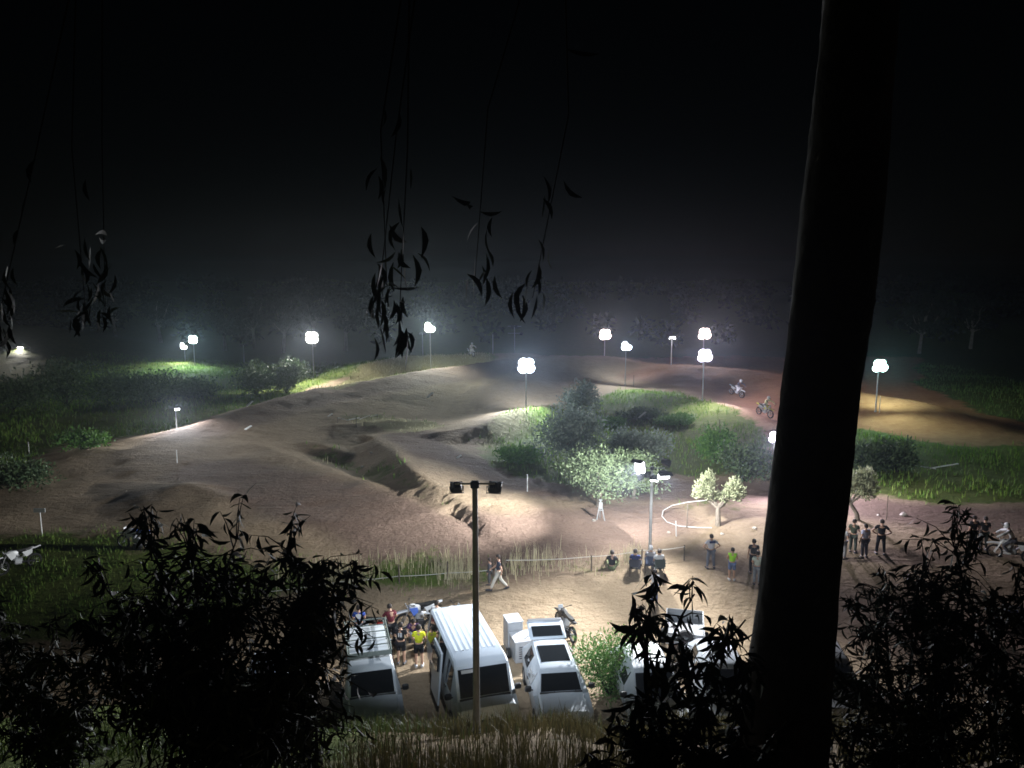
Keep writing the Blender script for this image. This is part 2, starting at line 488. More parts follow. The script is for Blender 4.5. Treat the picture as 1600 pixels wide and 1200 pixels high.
HUMP = poly_z([(480, 606), (500, 592), (560, 571), (640, 555), (760, 550), (775, 562), (700, 577), (600, 595), (530, 607)], 1.9)
STRAW = [HUMP, poly_z([(515, 660), (600, 652), (690, 662), (745, 664), (720, 684), (640, 684), (560, 676)], .4), poly_z([(690, 684), (760, 662), (815, 642), (822, 656), (780, 676), (760, 700)], .8),
         poly_z([(450, 698), (500, 704), (560, 728), (640, 766), (720, 810), (740, 822), (700, 818), (620, 786), (540, 748)], .8)]
GRASS += [HUMP]
GRASS_AMT = [.95, 1.0, .95, .95, .6, .7, .8, .38, .95]
def straw_cover(X, Y):
    g = np.zeros(X.shape)
    for p in STRAW: g = np.maximum(g, sstep(-1.2, 1.4, poly_sd(X, Y, p) + .8 * fbm(X * .3, Y * .3, 3, 27)))
    return g
def grass_cover(X, Y):
    g = np.zeros(X.shape)
    wob = 1.3 * fbm(X * .25, Y * .25, 3, 21)
    for p, amt in zip(GRASS, GRASS_AMT):
        g = np.maximum(g, amt * sstep(-1.2, 1.4, poly_sd(X, Y, p) + wob))
    g = np.maximum(g, sstep(23.2, 22.0, Y) * (.3 + .65 * sstep(-2.0, -5.0, X)))
    g = np.maximum(g, sstep(112, 124, Y))
    return g
COV = grass_cover(XX, YY)
DRY = straw_cover(XX, YY)
RED = np.clip(.95 * sstep(16, 34, XX) * sstep(52, 64, YY) + .3 * sstep(.2, .7, fbm(XX * .06, YY * .06, 3, 40)) * sstep(44, 60, YY) + .4 * sstep(8, 20, XX) * sstep(80, 100, YY), 0, 1)

LANES = [(poly_pix([(300, 692), (420, 658), (560, 632), (700, 612), (780, 600)]), 4.5), (poly_pix([(330, 745), (480, 790), (640, 840), (800, 848), (1000, 815)]), 4.0),
         (poly_pix([(640, 690), (690, 728), (780, 752), (860, 778)]), 2.6), (poly_pix([(1000, 600), (1090, 606), (1170, 630), (1230, 665)]), 3.5), (poly_pix([(1000, 770), (1200, 770), (1400, 800), (1700, 820)]), 3.5)]
def line_d(X, Y, pl):
    d2 = np.full(X.shape, 1e9)
    for (x0, y0), (x1, y1) in zip(pl[:-1], pl[1:]):
        dx, dy = x1 - x0, y1 - y0
        t = np.clip(((X - x0) * dx + (Y - y0) * dy) / (dx * dx + dy * dy), 0, 1)
        d2 = np.minimum(d2, (X - x0 - t * dx) ** 2 + (Y - y0 - t * dy) ** 2)
    return np.sqrt(d2)
PACK = np.zeros(XX.shape)
for pl, w in LANES: PACK = np.maximum(PACK, 1.0 * sstep(w, w * .45, line_d(XX, YY, pl) + .9 * fbm(XX * .3, YY * .3, 3, 52)))

def ground_piece(name, sel):
    ny, nx = XX.shape
    idx = np.arange(ny * nx).reshape(ny, nx)
    q = np.stack([idx[:-1, :-1], idx[:-1, 1:], idx[1:, 1:], idx[1:, :-1]], -1)[sel]
    used = np.unique(q); remap = np.full(ny * nx, -1, np.int64); remap[used] = np.arange(len(used))
    V = np.stack([XX.ravel(), YY.ravel(), ZZ.ravel()], -1)[used]
    o = np_mesh(name, V, remap[q], M['earth'], smooth=True)
    col = o.data.attributes.new('cover', 'FLOAT_COLOR', 'POINT')
    c = np.ones((len(used), 4), np.float32)
    c[:, 0] = COV.ravel()[used]; c[:, 1] = RED.ravel()[used]; c[:, 2] = PACK.ravel()[used]; c[:, 3] = DRY.ravel()[used]
    col.data.foreach_set('color', c.ravel())
    return tag(o, kind='structure')
cx = (XX[:-1, :-1] + XX[1:, 1:]) / 2; cyy = (YY[:-1, :-1] + YY[1:, 1:]) / 2
gc = (COV[:-1, :-1] + COV[1:, 1:]) / 2
is_bank = cyy < 22.6
is_hill = cyy > 122
is_lot = (~is_bank) & (cyy < 35) & (gc < .5)
is_track = (~is_bank) & (~is_hill) & (~is_lot) & (gc < .5) & (np.abs(cx) < 70)
is_field = ~(is_bank | is_hill | is_lot | is_track)
ground_piece('bank', is_bank)
ground_piece('hillside', is_hill)
ground_piece('car_park_ground', is_lot)
ground_piece('dirt_track', is_track)
ground_piece('field_ground', is_field)

# ------------------------------------------------------------------ the dusty night air
ha = MB(); ha.box((0, 130, 5.3), (640, 460, 22.6))
haze = ha.build('haze', bpy.data.materials.new('dusty_air'))
hm = haze.data.materials[0]; hm.use_nodes = True
hm.node_tree.nodes.remove(hm.node_tree.nodes['Principled BSDF'])
pv = hm.node_tree.nodes.new('ShaderNodeVolumePrincipled')
pv.inputs['Color'].default_value = (.74, .84, 1.0, 1)
pv.inputs['Density'].default_value = HAZE
pv.inputs['Anisotropy'].default_value = 0.87
hm.cycles.volume_sampling = 'EQUIANGULAR'
hm.node_tree.links.new(pv.outputs[0], hm.node_tree.nodes['Material Output'].inputs['Volume'])
tag(haze, 'pale dusty night air glowing round the floodlights', 'haze', kind='stuff')

# ------------------------------------------------------------------ floodlight masts
LIT = {}
def lens_mat(col, strength):
    key = (tuple(col), strength)
    if key not in LIT: LIT[key] = glow_mat('lit_lamp_glass', col, strength)
    return LIT[key]
def flood_head(parent, pos, az, tilt, size, col, on, power, cone=136, glow=60.0, aim=None, visor=.1, round_=False):
    """one floodlight: housing with fins and visor, bracket, lens; az = where it faces (0 = +Y), tilt = degrees below level"""
    w, h, d = size
    Mx = Matrix.Translation(pos) @ (Matrix.Rotation(-R(az), 4, 'Z') @ Matrix.Rotation(-R(tilt), 4, 'X'))
    T = lambda p: Mx @ Vector(p)
    b = MB()
    n = 16 if round_ else 12
    def ring(sx, y, sz):
        out = []
        for k in range(n):
            a = 2 * math.pi * (k + .5) / n
            ca, sa = math.cos(a), math.sin(a)
            if not round_:      # rounded rectangle
                e = .38; ca = math.copysign(abs(ca) ** e, ca); sa = math.copysign(abs(sa) ** e, sa)
            out.append(T((ca * sx, y, sa * sz)))
        return out
    b.loft([ring(w * .3, -d, h * .28), ring(w * .42, -d * .4, h * .42), ring(w * .5, 0, h * .5), ring(w * .53, -.005, h * .53), ring(w * .53, .03, h * .53), ring(w * .5, .03, h * .5), ring(w * .49, .015, h * .49)])
    for i in range(4):
        b.box(T(((i - 1.5) * w * .14, -d - .02, 0)), (.012, .06, h * .5), Mx.to_3x3())
    if visor > 0: b.box(T((0, .03 + visor / 2, h * .53)), (w * 1.04, visor, .012), Mx.to_3x3())
    head = b.build('lamp_head', M['housing'], parent)
    br = MB()
    br.path([T((-w * .56, -d * .3, 0)), T((-w * .56, -d * .3, -h * .62)), T((w * .56, -d * .3, -h * .62)), T((w * .56, -d * .3, 0))], .014, 5)
    br.build('bracket', M['housing'], head)
    ln = MB(); ln.loft([ring(w * .47, .018, h * .47), ring(w * .46, .034, h * .46), ring(w * .3, .045, h * .3)])
    ln.build('lens', lens_mat(col, glow) if on else M['dead_lens'], head)
    if on and power > 0:
        li = bpy.data.lights.new('floodlight_beam', 'SPOT')
        li.energy = power; li.color = col; li.spot_size = R(cone); li.spot_blend = 1.0; li.shadow_soft_size = .1
        lo = link(bpy.data.objects.new('floodlight_beam', li), parent)
        lo.location = T((0, .16, h * .1))
        dv = (Matrix.Rotation(-R(az), 3, 'Z') @ Matrix.Rotation(-R(tilt + 14 if aim is None else aim), 3, 'X')) @ Vector((0, 1, 0))
        lo.rotation_euler = dv.to_track_quat('-Z', 'Y').to_euler()
def mast(px, py, Y, label, heads, col=(1, 1, 1), rad=.06, on_glow=300.0, top_ext=.12, steel='galv', group='floodlight masts round the track'):
    """heads: dicts off, az, tilt, dz, p (light units), on, size, cone, aim, visor, r (round)"""
    top = at_depth(px, py, Y)
    gz = hgt(top.x, top.y)
    H = top.z - gz
    t = thing('floodlight_mast', label, 'floodlight', (top.x, top.y, gz), 0, group)
    p = MB()
    p.path([(0, 0, -.25), (0, 0, H * .5), (0, 0, H + top_ext)], [rad * 1.15, rad, rad * .82], 10)
    p.build('pole', M[steel], t, 40)
    b = MB(); b.path([(0, 0, -.2), (0, 0, .1)], [rad * 2.0, rad * 1.7], 10); b.build('pole_base', M['galv'], t, 40)
    mx = max(abs(h['off']) for h in heads)
    for z in sorted(set(round(h.get('arm', 0.0), 2) for h in heads)):
        a = MB(); a.path([(-mx - .05, 0, H + .02 + z), (mx + .05, 0, H + .02 + z)], .028, 6); a.build('crossarm', M['galv'], t)
    cp = MB(); cp.box((0, 0, H), (rad * 2.6, rad * 2.6, .16), bev=.02); cp.build('collar', M['black_metal'], t)
    for h in heads:
        az = h['az']; fwd = Vector((math.sin(R(az)), math.cos(R(az)), 0))
        flood_head(t, Vector((h['off'], 0, H + h.get('dz', -.12))) + fwd * (.35 + h.get('ahead', -.15)), az, h.get('tilt', 24), h.get('size', (.5, .4, .26)), col, h.get('on', True), h.get('p', 0) * LP,
                   h.get('cone', 122), h.get('glow', on_glow), h.get('aim'), h.get('visor', .08), h.get('r', False))
    return t
def cluster(front, back=None, s=.74, az=180, four=True):
    """bright group of round floods turned to the viewer's side of the track, one behind"""
    q = s * .27  # extra heads overlap so their lenses merge into a bloom-like blob
    hs = [dict(off=-q, az=az + 8, tilt=20, dz=-q + .05, size=(s, s, .26), r=True), dict(off=q, az=az - 10, tilt=20, dz=-q * .8 + .05, ahead=.1, size=(s, s, .26), r=True)]
    hs += [dict(off=-q * .8, az=az + 4, tilt=14, dz=q + .07, ahead=-.1, size=(s, s, .26), r=True)]
    hs += [dict(off=0, az=az, tilt=18, dz=.06, ahead=.2, p=front, size=(s * .96, s * .96, .26), r=True)]
    if four: hs += [dict(off=q * .9, az=az - 6, tilt=14, dz=q * .9 + .07, ahead=-.2, size=(s, s, .26), r=True)]
    if back: hs.append(dict(off=0, az=back[0], tilt=24, dz=-.1, p=back[1], size=(.5, .4, .26)))
    return hs
off_ = lambda o, az, **k: dict(off=o, az=az, on=False, **k)
WH = (.95, .97, 1.0); COOL = (.76, .86, 1.0); TEAL = (.6, 1.0, .86); PINK = (1.0, .78, .74); VIO = (.86, .8, 1.0)
UN = 'unlit floodlight masts'
mast(742, 757, 18.4, 'tall dark mast with two black heads seen from behind before the white van',
     [dict(off=-.44, az=352, tilt=30, dz=-.12, p=1.15, size=(.3, .27, .2), cone=78, aim=24, glow=40), dict(off=.44, az=12, tilt=30, dz=-.12, p=1.15, size=(.32, .28, .2), cone=78, aim=24, glow=40)], COOL, rad=.082, top_ext=.08, steel='dark_galv')
mast(1019, 732, 36.4, 'floodlight mast by the seated spectators with one blazing lamp, three tilted heads and added fill heads',
     [dict(off=-.5, az=216, tilt=14, dz=.14, p=5.6, size=(.56, .7, .28), cone=84, aim=17, visor=.36, glow=400),  # deep visors here and below, added to block the upward beam
      dict(off=-.42, az=290, tilt=24, dz=-.42, p=8.2, size=(.5, .4, .24), cone=74, aim=3, visor=.3, glow=30),
      dict(off=.5, az=172, tilt=24, dz=-.3, p=1.7, size=(.66, .44, .26), cone=84, aim=20, visor=.3, glow=7),
      dict(off=.14, az=200, tilt=45, dz=-.5, p=1.5, size=(.4, .3, .2), cone=140, aim=38, glow=30),  # added fill head, brightens the ground near the mast foot
      dict(off=-.1, az=350, tilt=40, dz=-.36, p=1.4, size=(.4, .3, .2), cone=150, aim=26, glow=30),  # added wide fill head for the dark ground behind the mast
      dict(off=.55, az=52, tilt=20, dz=.26, p=1.6, size=(.5, .34, .24), cone=120, aim=12, glow=30)], WH, rad=.075)
mast(822, 572, 71, 'very bright floodlight mast in the middle of the track beside the grey olive trees', cluster(3.4, (10, .5), 1.0), COOL)
mast(672, 512, 92, 'floodlight mast on the pale grass hump left of the motorcycle rider', cluster(3.4, (30, .3), .82, 184, False), (.9, 1.0, .92))
mast(488, 528, 90, 'floodlight mast next to the dark round bush at the far left of the hump', cluster(2.8, (95, 1.2), .95, 180), (1.0, .98, .92))
mast(302, 531, 108, 'right one of two close floodlight masts behind the dark bushes on the left', cluster(1.6, None, .8, 175), (.7, 1.0, .95))
mast(288, 541, 111, 'left one of two close floodlight masts behind the dark bushes on the left', cluster(.9, None, .66, 180, False), (.95, 1.0, .97))
mast(380, 538, 112, 'thin unlit mast between the twin floodlights and the dark bush', [off_(-.4, 20), off_(.4, -20)], group=UN)
mast(37, 543, 108, 'floodlight mast with one lit head on the slope at the far left edge', [dict(off=-.4, az=165, p=1.2, size=(.8, .6, .3), glow=30), off_(.5, 20)], (1.0, .93, .82))
mast(770, 521, 110, 'slim unlit mast right of the motorcycle rider on the hump', [off_(0.1, 20)], group=UN)
mast(804, 510, 122, 'far pair of faint lamp heads on a mast above the central bright floodlight', [off_(-.45, 30, size=(.7, .5, .3)), off_(.3, -20, size=(.7, .5, .3)), off_(1.0, 10, dz=-1.2, arm=-1.1)], group=UN)
mast(660, 520, 112, 'faint unlit mast half hidden behind the hump floodlight mast', [off_(-.3, 20), off_(.3, -20)], group=UN)
mast(945, 523, 112, 'warm pink floodlight at the back of the track, left of the cool one', cluster(2.0, None, 1.05, 178), PINK)
mast(978, 541, 87, 'floodlight mast on the infield mound with a cool white lamp and thin dark pole', cluster(1.9, (10, .4), .7, 178, False), COOL, rad=.05)
mast(1050, 526, 99, 'mast with three small heads turned away between the cool and pink floodlights',
     [dict(off=-.45, az=120, p=.7, glow=20), dict(off=.45, az=240, glow=20), off_(-.35, 60, dz=.4)], WH)
mast(1100, 522, 104, 'upper pinkish floodlight of the two stacked on the right of the track', cluster(2.0, None, 1.05, 176), PINK)
mast(1100, 556, 74, 'lower violet white floodlight mast beside the rider jumping towards the tree trunk', cluster(2.0, (90, 1.0), .85, 178), VIO)
mast(1373, 572, 68.5, 'teal white floodlight mast right of the big tree trunk on the red earth track', cluster(.6, (40, .6), .78, 184), TEAL)
mast(1211, 683, 46, 'floodlight peeping out beside the left edge of the big tree trunk', cluster(1.4, (128, 3.0), .5, 190), VIO)
mast(274, 638, 62, 'short thin pole with one small white lamp beside the left bend of the track',
     [dict(off=.12, az=150, tilt=30, dz=-.02, p=1.3, cone=150, size=(.42, .32, .2), glow=4)], WH, rad=.03)

# ------------------------------------------------------------------ vegetation
def leaf_quads(P, N, L, W, jit=.5):
    """P centres (n,3), N leaf axis dirs (n,3), L lengths, W widths -> rhombic leaves bent along the axis"""
    n = len(P)
    N = N / np.linalg.norm(N, axis=1, keepdims=True)
    r = rng.normal(size=(n, 3)); side = np.cross(N, r); side /= np.linalg.norm(side, axis=1, keepdims=True) + 1e-9
    L = np.broadcast_to(np.asarray(L, float), (n,))[:, None]; W = np.broadcast_to(np.asarray(W, float), (n,))[:, None]
    a = P - N * L / 2; b = P + side * W / 2; c = P + N * L / 2; d = P - side * W / 2
    V = np.stack([a, b, c, d], 1).reshape(-1, 3)
    Fq = np.arange(4 * n).reshape(n, 4)
    return V, Fq
def clump_points(clumps, n):
    """clumps: (cx,cy,cz,rx,ry,rz); points mostly near each clump's surface, uneven"""
    cl = np.array(clumps, float)
    w = (cl[:, 3] * cl[:, 4] * cl[:, 5]) ** .67; w /= w.sum()
    k = rng.choice(len(cl), n, p=w)
    u = rng.normal(size=(n, 3)); u /= np.linalg.norm(u, axis=1, keepdims=True)
    rad = rng.random(n) ** .38
    lump = 1 + .22 * np.sin(u[:, 0] * 7 + k) * np.sin(u[:, 2] * 6 + 2 * k) + .12 * rng.normal(size=n)
    P = cl[k, :3] + u * cl[k, 3:] * (rad * lump)[:, None]
    return P, u
def crown(name, clumps, n, L, W, material, parent, up=.4):
    P, u = clump_points(clumps, n)
    N = u + rng.normal(size=u.shape) * .7 + np.array([0, 0, up])
    V, Fq = leaf_quads(P, N, L * (.6 + .8 * rng.random(n)), W * (.7 + .6 * rng.random(n)))
    return np_mesh(name, V, Fq, material, parent)
def limbs(mb, base, tips, r0, n=7, seg=4, wob=.12):
    for tip in tips:
        b = Vector(base); t = Vector(tip); L = (t - b).length
        pts = []; rad = []
        for i in range(seg + 1):
            s = i / seg
            pts.append(b.lerp(t, s) + Vector((random.uniform(-1, 1), random.uniform(-1, 1), random.uniform(-.3, .3))) * wob * L * math.sin(math.pi * s) * .5)
            rad.append(r0 * (1 - .75 * s))
        mb.path(pts, rad, n)
def tree(name, label, cat, px, py, clumps, trunk_top, r0, n, L, W, leaf, bark='olive_bark', group=None, Y=None, tips=None, up=.4):
    g = on_ground(px, py) if Y is None else Vector((at_depth(px, py, Y).x, Y, hgt(at_depth(px, py, Y).x, Y)))
    t = thing(name, label, cat, g, 0, group)
    tb = MB()
    tt = Vector(trunk_top)
    tb.path([(0, 0, -.3), (tt.x * .2, tt.y * .2, tt.z * .35), (tt.x * .7, tt.y * .7, tt.z * .75), tt], [r0 * 1.35, r0, r0 * .92, r0 * .8], 9)
    limbs(tb, tt - Vector((0, 0, .08)), tips or [c[:3] for c in clumps], r0 * .6)
    tb.build('trunk', M[bark], t, 50)
    crown('crown', clumps, n, L, W, M[leaf], t, up)
    return t
def blob_clumps(w, d, h, z0, k, seed, small=.34):
    r = random.Random(seed); out = []
    for i in range(k):
        a = r.uniform(0, 2 * math.pi); q = r.uniform(.15, .75)
        s = r.uniform(.75, 1.25)
        out.append((w / 2 * q * math.cos(a), d / 2 * q * math.sin(a), z0 + h * r.uniform(.25, .8), w * small * s, d * small * s, h * small * s * 1.05))
    out.append((0, 0, z0 + h * .45, w * .34, d * .34, h * .4))
    return out

OG = 'olive trees on the infield'
tree('olive_tree', 'broad brightly lit olive tree left of the car park floodlight mast', 'tree', 935, 792,
     blob_clumps(3.9, 3.0, 2.6, .55, 9, 3), (.1, 0, .9), .13, 5200, .2, .075, 'olive_leaf', group=OG)
tree('olive_tree', 'misty olive tree just behind the car park floodlight mast', 'tree', 990, 778,
     blob_clumps(2.9, 2.6, 2.3, .5, 7, 5), (.1, 0, .9), .12, 3400, .2, .075, 'olive_leaf', group=OG)
tree('olive_tree', 'pruned olive tree with two separate round tufts on a forked trunk', 'tree', 1122, 822,
     [(-.75, 0, 2.15, .55, .5, .62), (-.55, .1, 2.55, .35, .35, .45), (-1.0, .1, 1.85, .4, .4, .4), (.75, 0, 2.0, .55, .5, .5), (1.0, .1, 1.75, .42, .4, .45), (.25, .1, 1.6, .42, .4, .35), (.8, 0, 2.35, .3, .3, .35), (-.3, .1, 1.65, .3, .3, .25)],
     (-.05, 0, 1.05), .14, 3800, .2, .06, 'olive_leaf_pale', group=OG, up=1.0)
tree('olive_tree', 'pale olive tree with slanting trunk right of the big dark tree trunk', 'tree', 1341, 812,
     [(.0, 0, 1.9, .75, .65, .7), (.4, 0, 1.7, .55, .5, .55), (-.5, 0, 2.2, .5, .5, .55), (.25, 0, 2.4, .5, .45, .5), (-.7, .1, 1.7, .4, .4, .4)],
     (-.5, 0, .95), .12, 3600, .2, .06, 'olive_leaf_pale', group=OG, up=1.0)
GG_ = 'grey olive trees in the shaded infield hollow'
tree('olive_tree', 'large grey olive tree beside the brightest floodlight mast', 'tree', 893, 722,
     blob_clumps(4.5, 3.6, 3.3, .4, 11, 8), (.1, 0, 1.2), .17, 5600, .26, .11, 'olive_leaf_grey', group=GG_)
tree('olive_tree', 'low grey olive tree between the large grey one and the green bush', 'tree', 996, 728,
     blob_clumps(3.5, 2.8, 2.4, .35, 9, 11), (.0, 0, .9), .14, 4200, .26, .11, 'olive_leaf_grey', group=GG_)
tree('olive_tree', 'small dark olive tree rising behind the large grey olive tree', 'tree', 905, 655,
     blob_clumps(3.4, 3.0, 3.0, .5, 7, 12), (.0, 0, 1.0), .13, 2600, .28, .12, 'olive_leaf_grey', group=GG_)
BG_ = 'bushes on the infield'
def bush(px, py, w, h, label, leaf, n, seed, L=.26, W=.12, group=BG_, d=None, name='bush'):
    g = on_ground(px, py)
    t = thing(name, label, 'bush', g, 0, group)
    sb = MB(); cl = blob_clumps(w, d or w * .8, h, 0.0, 7, seed)
    limbs(sb, (0, 0, -.1), [c[:3] for c in cl], .05)
    sb.build('stem', M['twig'], t)
    crown('crown', cl, n, L, W, M[leaf], t)
    return t
bush(1120, 722, 3.3, 2.5, 'round green bush on the infield below the violet floodlight', 'bush_leaf', 2600, 21)
bush(1165, 752, 3.6, 2.4, 'dim green bush left of the lamp at the tree trunk', 'bush_dark', 2400, 22)
bush(1000, 655, 4.0, 1.2, 'wide low dark bush in the infield hollow behind the grey olive trees', 'bush_dark', 2600, 23)
bush(1062, 664, 3.0, .9, 'low green bush at the right end of the infield hollow', 'bush_leaf', 2000, 24)
bush(955, 668, 2.6, .9, 'low green bush right behind the large grey olive tree', 'bush_leaf', 1600, 25)
bush(806, 722, 3.0, .9, 'sunken yellow green bush at the left tip of the infield grass', 'bush_leaf', 2400, 26)
bush(1352, 735, 3.0, 2.0, 'left one of two dark green bushes right of the tree trunk', 'bush_dark', 2200, 27)
bush(1402, 738, 3.2, 2.2, 'right one of two dark green bushes right of the tree trunk', 'bush_dark', 2200, 28)
LG_ = 'dark bushes along the left of the track'
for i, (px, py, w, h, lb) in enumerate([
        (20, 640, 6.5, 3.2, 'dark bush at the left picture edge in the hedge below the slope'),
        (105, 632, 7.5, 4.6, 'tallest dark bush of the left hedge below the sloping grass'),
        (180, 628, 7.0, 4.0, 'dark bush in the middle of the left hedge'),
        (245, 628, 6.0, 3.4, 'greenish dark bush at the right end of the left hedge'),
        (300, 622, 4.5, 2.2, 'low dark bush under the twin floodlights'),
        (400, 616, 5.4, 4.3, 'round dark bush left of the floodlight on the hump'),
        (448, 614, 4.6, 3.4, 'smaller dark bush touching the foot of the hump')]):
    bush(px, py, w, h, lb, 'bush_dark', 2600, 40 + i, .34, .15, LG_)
bush(130, 702, 3.6, 1.3, 'low green bush on the dim grass above the left track bend', 'bush_leaf', 1500, 51, .25, .11, LG_)
bush(28, 760, 4.4, 2.0, 'shadowy bush at the left edge beside the track bend', 'bush_dark', 1800, 52, .25, .11, LG_)
bush(952, 1085, 2.7, 2.5, 'leafy green bush beside the white hatchback', 'bush_leaf', 5200, 53, .13, .05, 'bushes in the car park', d=2.4)
# tall trees at the foot of the hillside
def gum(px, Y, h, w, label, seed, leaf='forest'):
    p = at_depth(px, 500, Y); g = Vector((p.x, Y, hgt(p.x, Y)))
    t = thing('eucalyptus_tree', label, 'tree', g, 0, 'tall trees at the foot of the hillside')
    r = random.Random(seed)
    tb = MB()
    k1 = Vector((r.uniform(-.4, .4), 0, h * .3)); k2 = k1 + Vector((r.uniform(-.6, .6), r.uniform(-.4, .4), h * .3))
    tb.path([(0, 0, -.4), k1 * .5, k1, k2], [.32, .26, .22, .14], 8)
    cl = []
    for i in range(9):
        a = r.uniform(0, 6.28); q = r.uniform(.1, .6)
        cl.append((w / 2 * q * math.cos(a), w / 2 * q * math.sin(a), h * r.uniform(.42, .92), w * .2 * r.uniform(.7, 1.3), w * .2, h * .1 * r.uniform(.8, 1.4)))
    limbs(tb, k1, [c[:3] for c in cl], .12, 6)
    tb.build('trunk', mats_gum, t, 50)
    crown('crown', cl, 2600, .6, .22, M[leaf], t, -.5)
mats_gum = mat('pale_gum_bark', (.3, .28, .25), .8, .1, noise=(2, .3))
for i, (px, Y, h, w, lb) in enumerate([
        (350, 126, 8.1, 8, 'leftmost tall tree behind the unlit mast'),
        (395, 130, 9.9, 9, 'tall tree above the round dark bush'),
        (440, 124, 9.9, 8, 'tall tree with a pale bare trunk left of the hump floodlight'),
        (490, 132, 10.8, 9, 'tall tree directly behind the floodlight by the dark bush'),
        (540, 128, 9.0, 9, 'tall tree right of the floodlight by the dark bush'),
        (590, 134, 8.1, 8, 'rightmost tall tree behind the pale hump'),
        (180, 136, 7.2, 9, 'tall tree on the dark rise at the far left'),
        (250, 132, 8.1, 9, 'tall tree left of the twin floodlights'),
        (1440, 124, 9.9, 11, 'tall dim tree right of the teal floodlight'),
        (1520, 128, 9.0, 11, 'tall dim tree at the far right beyond the red track')]):
    gum(px, Y, h, w, lb, 60 + i)
# the wood on the hillside, one dark mass
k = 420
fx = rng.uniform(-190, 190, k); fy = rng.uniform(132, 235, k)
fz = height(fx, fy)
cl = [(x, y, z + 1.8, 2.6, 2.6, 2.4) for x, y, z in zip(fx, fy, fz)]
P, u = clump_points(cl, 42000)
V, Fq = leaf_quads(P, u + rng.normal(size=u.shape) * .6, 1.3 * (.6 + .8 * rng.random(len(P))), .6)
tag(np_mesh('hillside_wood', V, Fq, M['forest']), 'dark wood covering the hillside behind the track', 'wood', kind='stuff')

# ---- grasses (uncountable)
def blades(name, P, hmin, hmax, wid, material, lean=.35, label=None, segs=2, seed=0):
    n = len(P)
    h = rng.uniform(hmin, hmax, n); a = rng.uniform(0, 2 * np.pi, n)
    ln = rng.normal(0, lean, n) * h
    side = np.stack([np.cos(a), np.sin(a), np.zeros(n)], 1) * wid / 2
    dirv = np.stack([-np.sin(a), np.cos(a), np.zeros(n)], 1)
    P = P - np.array([0, 0, .03])
    mid = P + dirv * (ln * .3)[:, None] + np.array([0, 0, 1]) * (h * .55)[:, None]
    tip = P + dirv * ln[:, None] + np.array([0, 0, 1]) * h[:, None]
    V = np.stack([P - side, P + side, mid + side * .7, mid - side * .7, tip], 1).reshape(-1, 3)
    b = np.arange(n)[:, None] * 5
    T = np.concatenate([b + np.array([0, 1, 2]), b + np.array([0, 2, 3]), b + np.array([3, 2, 4])], 1).reshape(-1, 3)
    o = np_mesh(name, V, T, material)
    return tag(o, label, 'grass', kind='stuff')
def scatter(n, x0, x1, y0, y1, fn):
    X = rng.uniform(x0, x1, n); Y = rng.uniform(y0, y1, n)
    k = rng.random(n) < fn(X, Y)
    X, Y = X[k], Y[k]
    return np.stack([X, Y, height(X, Y)], 1)
patch = lambda X, Y, s=.3, t=0.0: sstep(t - .15, t + .3, fbm(X * s, Y * s, 3, 33))
field = scatter(150000, -60, 62, 36, 112, lambda X, Y: grass_cover(X, Y) ** 2.5 * (.3 + .7 * patch(X, Y)) * (Y > 38))
strawsel = rng.random(len(field)) < straw_cover(field[:, 0], field[:, 1])
blades('straw_grass', field[strawsel], .12, .4, .06, M['dry_grass'], .5, 'pale dry grass on the hump and along the berm crests')
field = field[~strawsel]
blades('field_grass', field, .16, .5, .07, M['field_grass'], .5, 'rough grass growing between the lanes of the track')
# tall dry grass along the rope fence
def strip(pix, n, spread, dens):
    pts = [on_ground(x, y) for x, y in pix]
    out = []
    for i in range(n):
        k = random.randrange(len(pts) - 1); s = random.random()
        p = pts[k].lerp(pts[k + 1], s)
        x, y = p.x + random.gauss(0, .15), p.y + random.gauss(0, spread)
        if random.random() < dens(x, y): out.append((x, y, hgt_fast(x, y)))
    return np.array(out)
HG = lambda x, y: ZZ[np.clip(np.searchsorted(GY, y), 0, len(GY) - 1), np.clip(np.searchsorted(GX, x), 0, len(GX) - 1)]
hgt_fast = lambda x, y: float(HG(x, y))
tuft = lambda x, y: .12 + .88 * float(sstep(-.1, .35, fbm(np.array([x * .9]), np.array([y * .5]), 3, 77)[0]))
fence_grass = strip([(430, 905), (520, 908), (580, 900), (640, 898), (700, 896), (742, 893)], 2300, .45, tuft)
blades('tall_dry_grass', fence_grass, .25, .9, .026, M['dry_grass'], .22, 'tall dry grass along the fence left of the dark mast')
fence_grass2 = strip([(792, 890), (815, 886), (845, 882), (880, 884)], 1500, .4, tuft)
blades('tall_dry_grass', fence_grass2, .35, 1.1, .03, M['dry_grass'], .25, 'clump of tall pale dry grass behind the rope right of the walking man')
fence_grass3 = strip([(880, 888), (930, 884), (975, 878), (1000, 876)], 500, .3, tuft)
blades('tall_dry_grass', fence_grass3, .3, .9, .028, M['dry_grass'], .25, 'thin dry grass behind the man sitting on the ground')
low = scatter(30000, -26, 5, 31, 41, lambda X, Y: grass_cover(X, Y) * (.2 + .8 * patch(X, Y, .8)))
blades('low_grass', low, .08, .3, .03, M['field_grass'], .4, 'low grass at the edge of the car park')
